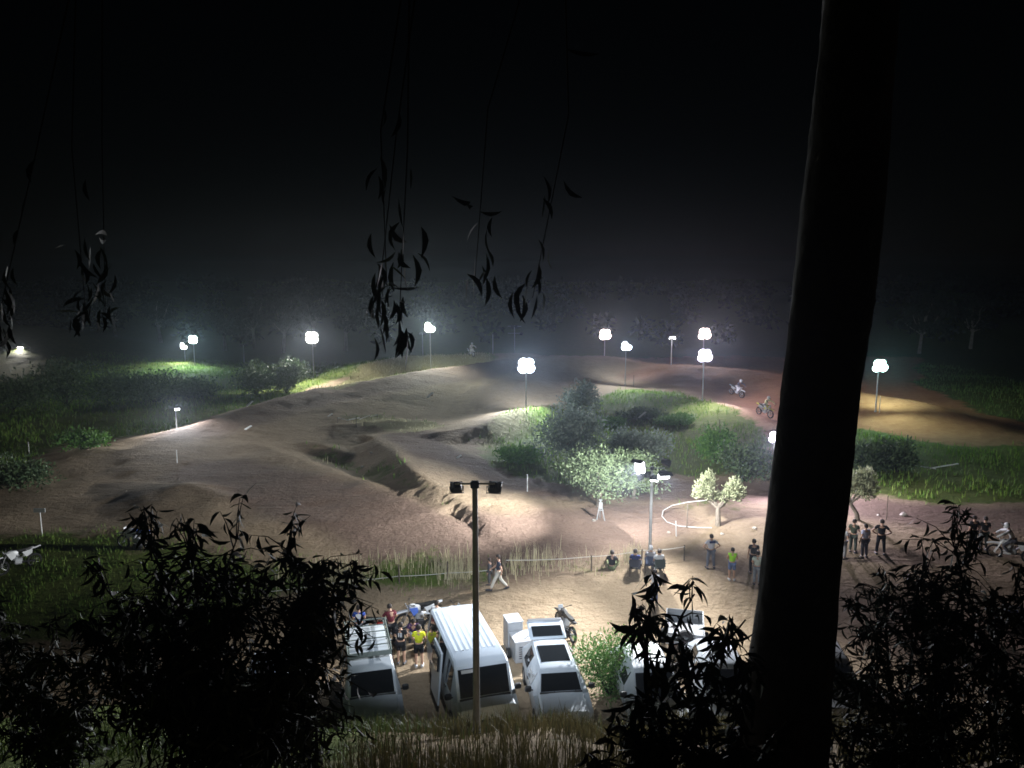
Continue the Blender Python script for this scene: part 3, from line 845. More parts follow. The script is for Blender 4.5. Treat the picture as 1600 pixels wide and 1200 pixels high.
# the bank below the viewer
bank_top = np.concatenate([scatter(17000, -10, 13, 9.5, 22.2, lambda X, Y: .25 + .75 * patch(X, Y, .7)), scatter(15000, -9, 10, 16.5, 22.6, lambda X, Y: .4 + .6 * patch(X, Y, .7))])
gsel = (bank_top[:, 0] < -2.6 + 1.2 * rng.normal(size=len(bank_top)))
blades('bank_green_grass', bank_top[gsel], .15, .5, .03, M['green_grass'], .5, 'green grass on the bank in front of the parked cars')
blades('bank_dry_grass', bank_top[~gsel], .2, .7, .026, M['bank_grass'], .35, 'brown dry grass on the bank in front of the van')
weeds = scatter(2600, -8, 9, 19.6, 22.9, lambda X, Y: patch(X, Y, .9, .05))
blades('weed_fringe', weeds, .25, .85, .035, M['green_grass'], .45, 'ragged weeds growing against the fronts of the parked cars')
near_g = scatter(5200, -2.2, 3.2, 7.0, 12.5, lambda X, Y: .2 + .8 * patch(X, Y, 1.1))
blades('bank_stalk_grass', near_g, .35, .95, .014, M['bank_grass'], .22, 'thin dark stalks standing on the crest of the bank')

# ---- eucalyptus saplings close to the viewer
def sickle():
    n = 5; w = [.0, .75, 1.0, .7, .0]; vs = []; fs = []
    for i in range(n):
        s = i / (n - 1); cx_ = .16 * math.sin(s * math.pi) ; y = s
        ww = w[i] * .098
        vs += [(cx_ - ww, .05 * math.sin(s * 3.1), -y), (cx_ + ww, .05 * math.sin(s * 3.1) , -y)]
    for i in range(n - 1):
        fs.append((2 * i, 2 * i + 1, 2 * i + 3, 2 * i + 2))
    return np.array(vs), np.array(fs)
LV, LF = sickle()
leaf_me = bpy.data.meshes.new('leaf')
leaf_me.from_pydata([tuple(v) for v in LV], [], [tuple(f) for f in LF]); leaf_me.materials.append(M['euc_leaf']); leaf_me.update()
def hang_leaves(parent, mats_, singles=300):
    """leaf matrices: the outermost become objects of their own, the rest one mass"""
    mats_ = sorted(mats_, key=lambda m: -m[1])
    for m, _ in mats_[:singles]:
        o = link(bpy.data.objects.new('leaf', leaf_me), parent); o.matrix_local = m
    rest = mats_[singles:]
    if rest:
        A = np.array([np.array(m) for m, _ in rest])
        H = np.concatenate([LV, np.ones((len(LV), 1))], 1)
        V = np.einsum('nij,kj->nki', A, H)[:, :, :3].reshape(-1, 3)
        Fq = (np.arange(len(rest))[:, None, None] * len(LV) + LF[None]).reshape(-1, 4)
        o = np_mesh('foliage', V, Fq, M['euc_leaf'], parent); o['kind'] = 'stuff'
def leaf_matrix(p, L, droop=.7, rnd=random):
    d = Vector((rnd.gauss(0, 1), rnd.gauss(0, 1), -droop * 2.2 * abs(rnd.gauss(.8, .5)) + .25)).normalized()
    q = d.to_track_quat('-Z', 'Y') @ Quaternion((0, 0, 1), rnd.uniform(0, 6.28))
    return Matrix.Translation(p) @ q.to_matrix().to_4x4() @ Matrix.Diagonal((L * rnd.choice((-1, 1)), L, L, 1))
def sapling(label, base, shoots, per_shoot, leafL, seed, singles=300, dens=None, name='eucalyptus_sapling', group='eucalyptus saplings close to the viewer', droop=.7, spread=.34, start=.22):
    """shoots: tip points relative to the base"""
    r = random.Random(seed)
    t = thing(name, label, 'sapling', base, 0, group)
    st = MB(); ms = []
    zt = max(s[2] for s in shoots)
    for sh in shoots:
        tip = Vector(sh); L = tip.length
        bow = Vector((r.uniform(-1, 1), r.uniform(-1, 1), 0)) * .12 * L
        pt = lambda s: Vector((0, 0, 0)).lerp(tip, s) + bow * math.sin(math.pi * s) + Vector((0, 0, .18 * L * math.sin(math.pi * s)))
        st.path([pt(i / 7) for i in range(8)], [.022 * (1 - .85 * i / 7) + .002 for i in range(8)], 5)
        nt = max(3, int(per_shoot / 7))
        for k in range(nt):
            s = start + (1 - start) * (r.random() ** .8)
            p0 = pt(s)
            dv = Vector((r.gauss(0, 1), r.gauss(0, 1), r.gauss(.15, .5))).normalized() * spread * L * r.uniform(.35, 1) * (1.15 - .6 * s)
            if s > .93: dv = (tip.normalized() + dv * .6).normalized() * spread * L * .5
            pe = p0 + dv + Vector((0, 0, -.25 * dv.length))
            pm = p0.lerp(pe, .5) + Vector((0, 0, .12 * dv.length))
            st.path([p0, pm, pe], [.006, .004, .002], 4)
            for j in range(7):
                q = (j + 1) / 7
                lp = p0.lerp(pm, q * 2) if q < .5 else pm.lerp(pe, q * 2 - 1)
                ms.append((leaf_matrix(lp, leafL * r.uniform(.65, 1.25), droop, r), lp.z / zt + .12 * lp.x / (abs(lp.x) + 1) + r.random() * .3))
    st.build('stem', M['twig'], t)
    hang_leaves(t, ms, singles)
    return t
def rel(base, pts):
    b = Vector(base)
    return [tuple(at_depth(x, y + 38, d) - b) for x, y, d in pts]
def gbase(px, Y):
    p = at_depth(px, 900, Y); return Vector((p.x, Y, hgt(p.x, Y) - .05))
b = gbase(330, 6.0)
sapling('large dark eucalyptus sapling filling the lower left corner', b,
        rel(b, [(165, 880, 6.2), (235, 815, 6.0), (300, 830, 5.7), (372, 800, 6.0), (450, 815, 6.1), (495, 880, 5.9), (545, 888, 6.0), (492, 985, 5.8), (470, 960, 5.5), (400, 900, 5.4), (250, 930, 5.5), (150, 970, 5.8), (420, 1040, 5.3), (330, 960, 5.2), (470, 1050, 6.0), (200, 1030, 5.4), (100, 1010, 6.2), (350, 1060, 5.2)]),
        430, .155, 101)
b = gbase(90, 7.4)
sapling('dark sapling at the bottom left corner beside the large one', b,
        rel(b, [(30, 985, 7.4), (90, 960, 7.2), (-20, 1010, 7.2), (150, 1010, 7.3), (60, 1060, 7.0), (120, 1080, 7.0), (-10, 1100, 7.0), (0, 930, 7.6)]), 330, .14, 102, 120)
b = gbase(470, 7.2)
sapling('thin leafy sapling rising in front of the roof rack wagon on the left', b,
        rel(b, [(445, 1000, 7.3), (470, 1040, 7.4), (490, 1095, 7.4), (430, 1080, 7.3), (410, 1020, 7.2)]), 170, .14, 103, 200)
b = gbase(1085, 4.4)
sapling('eucalyptus sapling with long hanging leaves left of the big tree trunk', b,
        rel(b, [(985, 920, 4.3), (1010, 960, 4.2), (1030, 880, 4.6), (1085, 890, 4.6), (1130, 940, 4.5), (1165, 930, 4.5), (1060, 1000, 4.2), (1120, 1040, 4.3), (1000, 1070, 4.1), (1150, 1050, 4.5)]), 62, .16, 104, 300, spread=.2, start=.45, droop=1.0)
b = gbase(1075, 3.9)
sapling('low black thicket of leaves at the foot of the long leaved sapling', b,
        rel(b, [(930, 1160, 3.9), (980, 1120, 3.9), (1030, 1085, 4.0), (1090, 1090, 3.9), (1140, 1110, 4.0), (1200, 1130, 4.0), (1010, 1170, 3.7), (1100, 1160, 3.7), (1170, 1170, 3.8)]), 240, .13, 105, 150)
b = gbase(1440, 6.6)
sapling('broad dark sapling in front of the spectators at the right', b,
        rel(b, [(1340, 930, 6.5), (1390, 880, 6.7), (1440, 845, 6.8), (1485, 800, 6.8), (1520, 835, 6.8), (1430, 900, 6.4), (1500, 900, 6.5), (1550, 930, 6.6), (1370, 990, 6.3), (1460, 980, 6.2), (1540, 1000, 6.3), (1320, 1030, 6.4), (1420, 1060, 6.1), (1500, 1080, 6.1)]), 300, .13, 106)
b = gbase(1600, 6.4)
sapling('dark sapling at the right picture edge', b,
        rel(b, [(1590, 880, 6.6), (1625, 900, 6.5), (1560, 1000, 6.4), (1610, 1010, 6.2), (1580, 1080, 6.1), (1650, 1000, 6.3)]), 300, .12, 107, 120)
b = gbase(1330, 5.4)
sapling('low black sapling right beside the base of the big tree trunk', b,
        rel(b, [(1300, 1110, 5.4), (1340, 1090, 5.4), (1400, 1110, 5.4), (1460, 1120, 5.3), (1530, 1120, 5.4), (1590, 1120, 5.4), (1360, 1170, 5.0), (1450, 1170, 5.0), (1550, 1170, 5.0)]), 200, .11, 108, 100)

# ---- the big leaning tree on the right
tb0 = at_depth(1216, 1180, 4.9); tbz = hgt(tb0.x, 4.9)
big = thing('eucalyptus_tree', 'big dark leaning tree trunk in the right foreground with overhanging branches', 'tree', (tb0.x, 4.9, tbz))
o0 = Vector((tb0.x, 4.9, tbz))
pts = []; rad = []
for (xl, xr, y) in [(1140, 1296, 1330), (1150, 1290, 1180), (1166, 1294, 1080), (1186, 1304, 930), (1201, 1318, 800), (1214, 1330, 680), (1226, 1342, 580), (1240, 1362, 470), (1252, 1374, 380), (1266, 1384, 260), (1278, 1392, 130), (1290, 1400, 0), (1294, 1402, -60), (1298, 1402, -130)]:
    a = at_depth(xl, y, 4.9); c = at_depth(xr, y, 4.9)
    pts.append((a + c) / 2 - o0); rad.append((c - a).length / 2)
trk = MB()
n = 20
ringV = []
dense_pts = []; dense_r = []
for i in range(len(pts) - 1):
    for s in range(6):
        dense_pts.append(pts[i].lerp(pts[i + 1], s / 6)); dense_r.append(rad[i] + (rad[i + 1] - rad[i]) * s / 6)
dense_pts.append(pts[-1]); dense_r.append(rad[-1])
loops = []
for i, (p, r_) in enumerate(zip(dense_pts, dense_r)):
    lp = []
    for k in range(n):
        a = 2 * math.pi * k / n
        w = 1 + .035 * math.sin(3 * a + i * .11) + .025 * math.sin(7 * a - i * .23) + .015 * random.uniform(-1, 1)
        lp.append(p + Vector((math.cos(a), math.sin(a), 0)) * r_ * w)
    loops.append(lp)
trk.loft(loops)
trk.build('trunk', M['bark'], big, 70)
top = pts[-1]
LIMBS = [[top, at_depth(1150, -150, 4.7) - o0, at_depth(900, -140, 4.3) - o0, at_depth(640, -90, 4.0) - o0],
         [pts[-3], at_depth(1500, -120, 4.6) - o0, at_depth(1700, -140, 4.2) - o0],
         [top, at_depth(900, -150, 5.2) - o0, at_depth(300, -110, 5.5) - o0, at_depth(120, -60, 5.5) - o0]]
for L_ in LIMBS:
    lb = MB(); lb.path(L_, [.16 * (1 - .27 * i) for i in range(len(L_))], 8); lb.build('limb', M['bark'], big, 60)
# hanging sprays of leaves
hm_ = []
def spray(start, tip, nleaf, L, seed):
    r = random.Random(seed)
    a = Vector(start) - o0; b_ = Vector(tip) - o0
    mid = a.lerp(b_, .5) + Vector((r.uniform(-.12, .12), r.uniform(-.1, .1), 0))
    P = lambda s: a.lerp(mid, s * 2) if s < .5 else mid.lerp(b_, s * 2 - 1)
    sp_ = MB(); sp_.path([P(i / 6) for i in range(7)], [.006 - .0007 * i for i in range(7)], 5); sp_.build('twig', M['twig'], big)
    for i in range(nleaf):
        s = r.random() ** .14
        p = P(s) + Vector((r.gauss(0, .05), r.gauss(0, .05), 0))
        hm_.append((leaf_matrix(p, L * r.uniform(.7, 1.2), 2.2, r), -p.z))
L0 = LIMBS[0]
for i, (sx, sy, tx, ty, d, nl) in enumerate([(640, -90, 622, 535, 4.0, 26), (660, -90, 588, 500, 4.2, 22), (880, -130, 832, 466, 4.2, 18), (850, -130, 742, 440, 4.3, 16), (640, -90, 606, 480, 4.1, 18),
                                        (120, -60, 135, 500, 5.5, 34), (160, -60, 165, 498, 5.6, 20), (120, -60, -10, 530, 5.0, 30)]):
    spray(at_depth(sx, sy, d), at_depth(tx, ty, d), nl, .15, 300 + i)
hang_leaves(big, hm_, 300)

# ------------------------------------------------------------------ vehicles
def car_loop(y, zb, zbelt, ztop, w, wt, crown_=.02):
    r = [(w * .9, zb), (w * .985, zb + .12), (w, zb + .32), (w, zbelt), (wt, ztop - .05), (wt - .055, ztop), (wt * .5, ztop + crown_ * .8), (0, ztop + crown_)]
    pts = r + [(-x, z) for x, z in r[-2::-1]]
    return [Vector((x, y, z)) for x, z in pts]
def wheel(parent, x, y, r=.33, wd=.2):
    ty = MB(); s = 1 if x > 0 else -1
    ty.lathe([(r * .62, -wd / 2), (r * .93, -wd / 2), (r, -wd * .3), (r, wd * .3), (r * .93, wd / 2), (r * .62, wd / 2)], (0, 0, 0), 'x', 20)
    w = thing_part('wheel', parent, (x, y, r))
    ty.build('tyre', M['rubber'], w, 40)
    rm = MB()
    rm.lathe([(r * .62, wd * .42 * s), (r * .55, wd * .3 * s), (r * .2, wd * .38 * s), (.0, wd * .4 * s)], (0, 0, 0), 'x', 20)
    for k in range(5):
        a = 2 * math.pi * k / 5
        rm.box((wd * .4 * s, math.cos(a) * r * .36, math.sin(a) * r * .36), (.03, r * .36, r * .14), (a, 0, 0))
    rm.build('rim', M['chrome'], w, 40)
def thing_part(name, parent, loc=(0, 0, 0)):
    o = bpy.data.objects.new(name, None); o.empty_display_size = .1
    link(o, parent); o.location = loc
    return o
def vehicle(name, label, cat, loc, rz, st, paint, hood_i, roof_i, back_i, wheels, group, side_win, mirrors=True, wr=.33, parts=None):
    """st: stations front to back (y, zb, zbelt, ztop, halfwidth, half top width); local -Y is the nose"""
    t = thing(name, label, cat, loc, rz, group); t.scale = (VS, VS, VS)
    L = [car_loop(*s) for s in st]
    b = MB(); b.loft(L)
    body = b.build('body', paint, t, 32)
    c = Vector((0, st[roof_i][0] + .5, 1.0))
    # windscreen between bonnet end and roof front: along the top edge points
    h, r_ = L[hood_i], L[roof_i]
    g = MB(); g.quad_slab([h[5].lerp(r_[5], .05), h[9].lerp(r_[9], .05), r_[9].lerp(h[9], .07), r_[5].lerp(h[5], .07)], .03, .03, .04, ref=c)
    ws = g.build('windscreen', M['glass'], t)
    g = MB(); g.quad_slab([h[5].lerp(r_[5], -.04), h[9].lerp(r_[9], -.04), h[9].lerp(r_[9], .045), h[5].lerp(r_[5], .045)], .0, .026, .03, ref=c); g.build('cowl', M['plastic'], t)
    for s in (-.35, .12):
        wp = MB(); p0 = h[4].lerp(h[10], .5 + s); p1 = p0.lerp(r_[4].lerp(r_[10], .5 + s + .25), .35)
        nrm = Vector((0, -.7, .6)).normalized() * .05
        wp.path([p0 + nrm, p1 + nrm], .008, 4); wp.build('wiper', M['plastic'], ws)
    a, e = L[back_i], L[back_i + 1]
    if back_i + 1 < len(L) and parts != 'no_back':
        g = MB(); g.quad_slab([a[5].lerp(e[5], .12), a[9].lerp(e[9], .12), e[9].lerp(a[9], .3), e[5].lerp(a[5], .3)], .04, .026, .02, ref=c); g.build('rear_window', M['glass'], t)
    for (i0, i1, f0, f1) in side_win:
        for s in (0, 1):
            k3, k4 = (3, 4) if s == 0 else (11, 10)
            q = [L[i0][k3].lerp(L[i1][k3], f0), L[i0][k3].lerp(L[i1][k3], f1), L[i0][k4].lerp(L[i1][k4], f1), L[i0][k4].lerp(L[i1][k4], f0)]
            g = MB(); g.quad_slab(q, .045, .01, .02, ref=Vector((0, q[0].y, q[0].z))); g.build('side_window', M['glass'], t)
    f = L[0]; w = st[0][4]; zf = st[0][3]
    for s in (-1, 1):
        hl = MB(); hl.box((s * (w - .17), st[0][0] - .01, zf - .14), (.3, .12, .16), bev=.03); hl.build('headlight', M['lamp_glass'], t, 40)
        tl = MB(); tl.box((s * (st[-1][4] - .1), st[-1][0] + .005, st[-1][2] - .12), (.14, .05, .3), bev=.02); tl.build('tail_light', M['tail'], t, 40)
        if mirrors:
            p = L[hood_i][3 if s > 0 else 11]
            mi = MB(); mi.box((s * (abs(p.x) + .13), p.y + .22, p.z + .1), (.2, .12, .17), bev=.03); mi.path([(s * (abs(p.x) - .02), p.y + .26, p.z + .03), (s * (abs(p.x) + .08), p.y + .24, p.z + .07)], .02, 5); mi.build('mirror', M['plastic'], t, 40)
        dh = MB(); dh.box((s * (st[roof_i][4] + .012), st[roof_i][0] + .75, st[roof_i][2] - .12), (.03, .18, .035), bev=.008); dh.build('door_handle', M['plastic'], t)
        dl = MB()
        for yy in (.05, 1.0): dl.box((s * (st[roof_i][4] + .001), st[roof_i][0] + yy, st[roof_i][2] - .3), (.006, .012, .62))
        dl.build('door_seam', M['plastic'], t)
    bp = MB(); bp.box((0, st[0][0] - .03, st[0][1] + .16), (w * 1.9, .14, .2), bev=.04); bp.build('front_bumper', M['plastic'], t, 40)
    gr = MB(); gr.box((0, st[0][0] - .012, zf - .2), (w * .8, .05, .12), bev=.01); gr.build('grille', M['plastic'], t)
    pl = MB(); pl.box((0, st[0][0] - .11, st[0][1] + .17), (.46, .02, .11)); pl.build('number_plate', M['white_board'], t)
    for (x, y) in wheels: wheel(t, x, y, wr)
    return t, L
VS = 1.13
def lot(px, py, z):
    p = on_plane(px, py, z * VS + LOTZ); return Vector((p.x, p.y, 0))
VG = 'vehicles parked at the foot of the bank'
def gz_(p): return Vector((p[0], p[1], hgt(p[0], p[1]) + .0))
# white wagon with roof rack
st = [(-2.15, .32, .78, .80, .76, .68), (-2.05, .25, .9, .93, .83, .74), (-1.15, .24, 1.0, 1.06, .85, .72), (-.72, .24, 1.02, 1.7, .85, .68), (-.55, .24, 1.02, 1.79, .85, .66), (1.9, .26, 1.02, 1.8, .85, .64), (2.05, .26, 1.02, 1.74, .84, .62), (2.25, .3, .98, 1.05, .82, .7)]
p = gz_(lot(583, 1092, 1.05))
rz = math.atan2(.73, 2.8)
wag, _ = vehicle('wagon', 'white wagon with a long tube roof rack, left of the van', 'car', p + Vector((-.3, 1.15, 0)) * VS, rz, st, M['white_paint2'], 2, 3, 6,
              [(-.76, -1.4), (.76, -1.4), (-.76, 1.35), (.76, 1.35)], VG, [(3, 5, .02, .08), (4, 5, .04, .36), (4, 5, .4, .7), (4, 5, .74, .98)])
rk = thing_part('roof_rack', wag)
for s in (-1, 1):
    m = MB(); m.path([(s * .66, -.25, 1.99), (s * .66, 2.0, 1.99)], .022, 6); m.build('rail', M['rack'], rk)
    m = MB(); m.path([(s * .6, -.25, 1.92), (s * .6, 2.0, 1.92)], .018, 6); m.build('rail', M['rack'], rk)
    for y in (-.1, .9, 1.85):
        m = MB(); m.path([(s * .6, y, 1.77), (s * .64, y, 1.99)], .018, 5); m.build('stay', M['rack'], rk)
for i in range(6):
    m = MB(); m.path([(-.66, -.25 + i * .45, 1.985), (.66, -.25 + i * .45, 1.985)], .02, 6); m.build('crossbar', M['rack'], rk)
m = MB(); m.box((0, -.36, 1.97), (1.3, .05, .12), (R(-30), 0, 0)); m.build('wind_deflector', M['rack'], rk)
m = MB(); m.box((.5, -1.03, 1.2), (.09, .02, .08), (R(-33), 0, 0)); m.build('windscreen_sticker', M['white_board'], wag)
m = MB(); m.path([(.2, -.32, 1.8), (.24, -.5, 1.9), (.3, -.56, 1.84)], .006, 4); m.build('aerial', M['plastic'], wag)
# white van
st = [(-2.42, .36, .86, .88, .82, .74), (-2.33, .28, 1.02, 1.05, .9, .82), (-1.98, .27, 1.12, 1.16, .93, .82), (-1.56, .27, 1.18, 1.98, .94, .82), (-1.36, .27, 1.2, 2.1, .94, .8), (2.2, .3, 1.2, 2.12, .94, .79), (2.36, .32, 1.15, 1.98, .92, .76), (2.42, .36, 1.05, 1.15, .9, .8)]
p = gz_(lot(757, 1092, 1.16))
rz = math.atan2(.96, 3.15)
van, _ = vehicle('van', 'white high roof van with ribbed roof and open sliding door behind the dark mast', 'van', p + Vector((-.55, 1.9, 0)) * VS, rz, st, M['white_paint'], 2, 3, 6,
              [(-.84, -1.6), (.84, -1.6), (-.84, 1.45), (.84, 1.45)], VG, [(3, 5, .0, .2), (4, 5, .24, .52), (4, 5, .56, .94)], wr=.35)
for i in range(8):
    m = MB(); m.box(((i - 3.5) * .17, .55, 2.13), (.09, 2.9, .008), bev=.003); m.build('roof_rib', M['white_paint'], van)
sd = thing_part('sliding_door', van, (-1.06, -.1, 1.15))
m = MB(); m.box((0, 0, 0), (.06, 1.1, 1.7), (0, R(5), 0), bev=.02); m.build('door_panel', M['white_paint'], sd, 40)
m = MB(); m.box((-.02, 0, .42), (.075, .8, .5), (0, R(5), 0), bev=.02); m.build('door_window', M['glass'], sd)
m = MB(); m.box((-.52, -1.86, 1.3), (.22, .02, .16), (R(-25), 0, R(8)), bev=.006); m.build('windscreen_paper', M['white_board'], van)
m = MB(); m.box((-.4, -.9, 2.14), (.03, .02, .012)); m.build('roof_mark', M['plastic'], van)
m = MB(); m.box((-.4, -1.7, 1.88), (.5, .02, .1), (R(-27), 0, 0)); m.build('sun_strip', M['grey_box_lid'], van)
# white hatchback, boot open
st = [(-1.95, .3, .68, .7, .74, .64), (-1.85, .22, .78, .81, .82, .7), (-1.05, .2, .92, .97, .84, .7), (-.55, .2, .93, 1.38, .84, .62), (-.38, .2, .93, 1.45, .84, .6), (1.35, .22, .94, 1.44, .84, .57), (1.5, .22, .94, 1.38, .83, .56), (1.95, .28, .9, .98, .8, .68)]
p = gz_(lot(877, 1082, 1.0))
rz = math.atan2(.18, 1.6)
hat, _ = vehicle('hatchback', 'white hatchback with a dark sunroof and its boot lid raised', 'car', p + Vector((-.12, 1.05, 0)) * VS, rz, st, M['white_paint'], 2, 3, 6,
              [(-.75, -1.25), (.75, -1.25), (-.75, 1.25), (.75, 1.25)], VG, [(3, 5, .02, .42), (4, 5, .48, .92)], wr=.31, parts='no_back')
m = MB(); m.box((0, .42, 1.468), (.92, 1.05, .02), bev=.008); m.build('sunroof', M['glass'], hat)
bl = thing_part('boot_lid', hat, (0, 1.42, 1.44))
m = MB(); m.box((0, .42, .12), (1.22, .9, .07), (R(14), 0, 0), bev=.03); m.build('lid_panel', M['white_paint'], bl, 40)
m = MB(); m.box((0, .3, .135), (1.0, .5, .05), (R(14), 0, 0), bev=.01); m.build('lid_window', M['glass'], bl)
m = MB(); m.box((0, .86, .26), (1.16, .14, .06), (R(14), 0, 0), bev=.02); m.build('spoiler', M['silver_paint'], bl)
for s in (-1, 1):
    m = MB(); m.path([(s * .5, .05, -.3), (s * .52, .4, .08)], .012, 5); m.build('gas_strut', M['plastic'], bl)
m = MB(); m.box((0, 1.5, 1.1), (1.05, .1, .5)); m.build('boot_opening', M['plastic'], hat)
# cars half hidden behind the saplings
st3 = [(-2.1, .3, .74, .76, .76, .66), (-2.0, .24, .86, .89, .84, .72), (-1.1, .22, .97, 1.02, .86, .72), (-.35, .22, .98, 1.5, .86, .62), (-.2, .22, .98, 1.56, .86, .61), (1.3, .24, .99, 1.56, .86, .6), (1.5, .24, .99, 1.48, .85, .58), (2.1, .3, .95, 1.04, .82, .7)]
def plain_car(label, px, py, z, rz, paint, name='car'):
    p = gz_(lot(px, py, z))
    return vehicle(name, label, 'car', p, rz, st3, paint, 2, 3, 6, [(-.77, -1.35), (.77, -1.35), (-.77, 1.35), (.77, 1.35)], VG, [(3, 5, .02, .45), (4, 5, .5, .93)])[0]
plain_car('white car with a dark windscreen behind the long leaved sapling', 1015, 1040, 1.5, R(4), M['white_paint2'])
plain_car('pale van like car half hidden by leaves next to the big tree trunk', 1128, 1035, 1.5, R(-4), M['white_paint'])
plain_car('silver car with a shining roof edge right of the big tree trunk', 1290, 1030, 1.4, R(-8), M['silver_paint'])
plain_car('pale blue car behind the leaves of the large left sapling', 418, 1060, 1.4, R(10), M['blue_paint'])
# open off-road buggy with a spare wheel standing behind the cars
p = gz_(lot(1070, 985, .6))
tr = thing('utility_trailer', 'grey open trailer with a spare wheel on its front behind the leaves', 'trailer', p, R(-12))
m = MB(); m.box((0, 0, .62), (1.5, 2.3, .08), bev=.02); m.build('bed', M['grey_box'], tr)
for s in (-1, 1):
    m = MB(); m.box((s * .74, 0, .86), (.04, 2.3, .4), bev=.01); m.build('side_board', M['grey_box'], tr)
    m = MB(); m.box((0, s * 1.14, .86), (1.44, .04, .4), bev=.01); m.build('end_board', M['grey_box'], tr)
    wheel(tr, s * .86, .1, .31, .18)
m = MB(); m.path([(0, -1.1, .55), (0, -1.9, .5)], .04, 6); m.build('drawbar', M['black_metal'], tr)
m = MB(); m.lathe([(.12, -.08), (.3, -.08), (.32, 0), (.3, .08), (.12, .08)], (0, -1.25, .95), 'y', 18); m.build('spare_wheel', M['rubber'], tr, 40)
# grey stepped metal box between van and hatchback
p = gz_(on_plane(812, 1003, .4 + LOTZ))
gb = thing('generator', 'grey metal generator box with a stepped pale top between van and hatchback', 'generator', p, R(16))
m = MB(); m.box((-.18, .35, .62), (.62, .75, 1.24), bev=.02); m.build('cabinet', M['grey_box'], gb)
m = MB(); m.box((-.18, .35, 1.26), (.66, .8, .05), bev=.012); m.build('cabinet_lid', M['grey_box_lid'], gb)
m = MB(); m.box((.05, -.5, .42), (1.0, .9, .84), bev=.02); m.build('engine_housing', M['grey_box'], gb)
m = MB(); m.box((.05, -.5, .865), (1.05, .94, .05), bev=.012); m.build('housing_lid', M['grey_box_lid'], gb)
for i in range(6):
    m = MB(); m.box((.05, -.965, .2 + i * .09), (.7, .02, .035), (R(25), 0, 0)); m.build('louvre', M['black_metal'], gb)
m = MB(); m.path([(.3, -.5, .88), (.3, -.5, 1.1), (.36, -.5, 1.16)], .03, 7); m.build('exhaust', M['black_metal'], gb)
for s in (-1, 1): wheel(gb, s * .58, -.4, .2, .12)

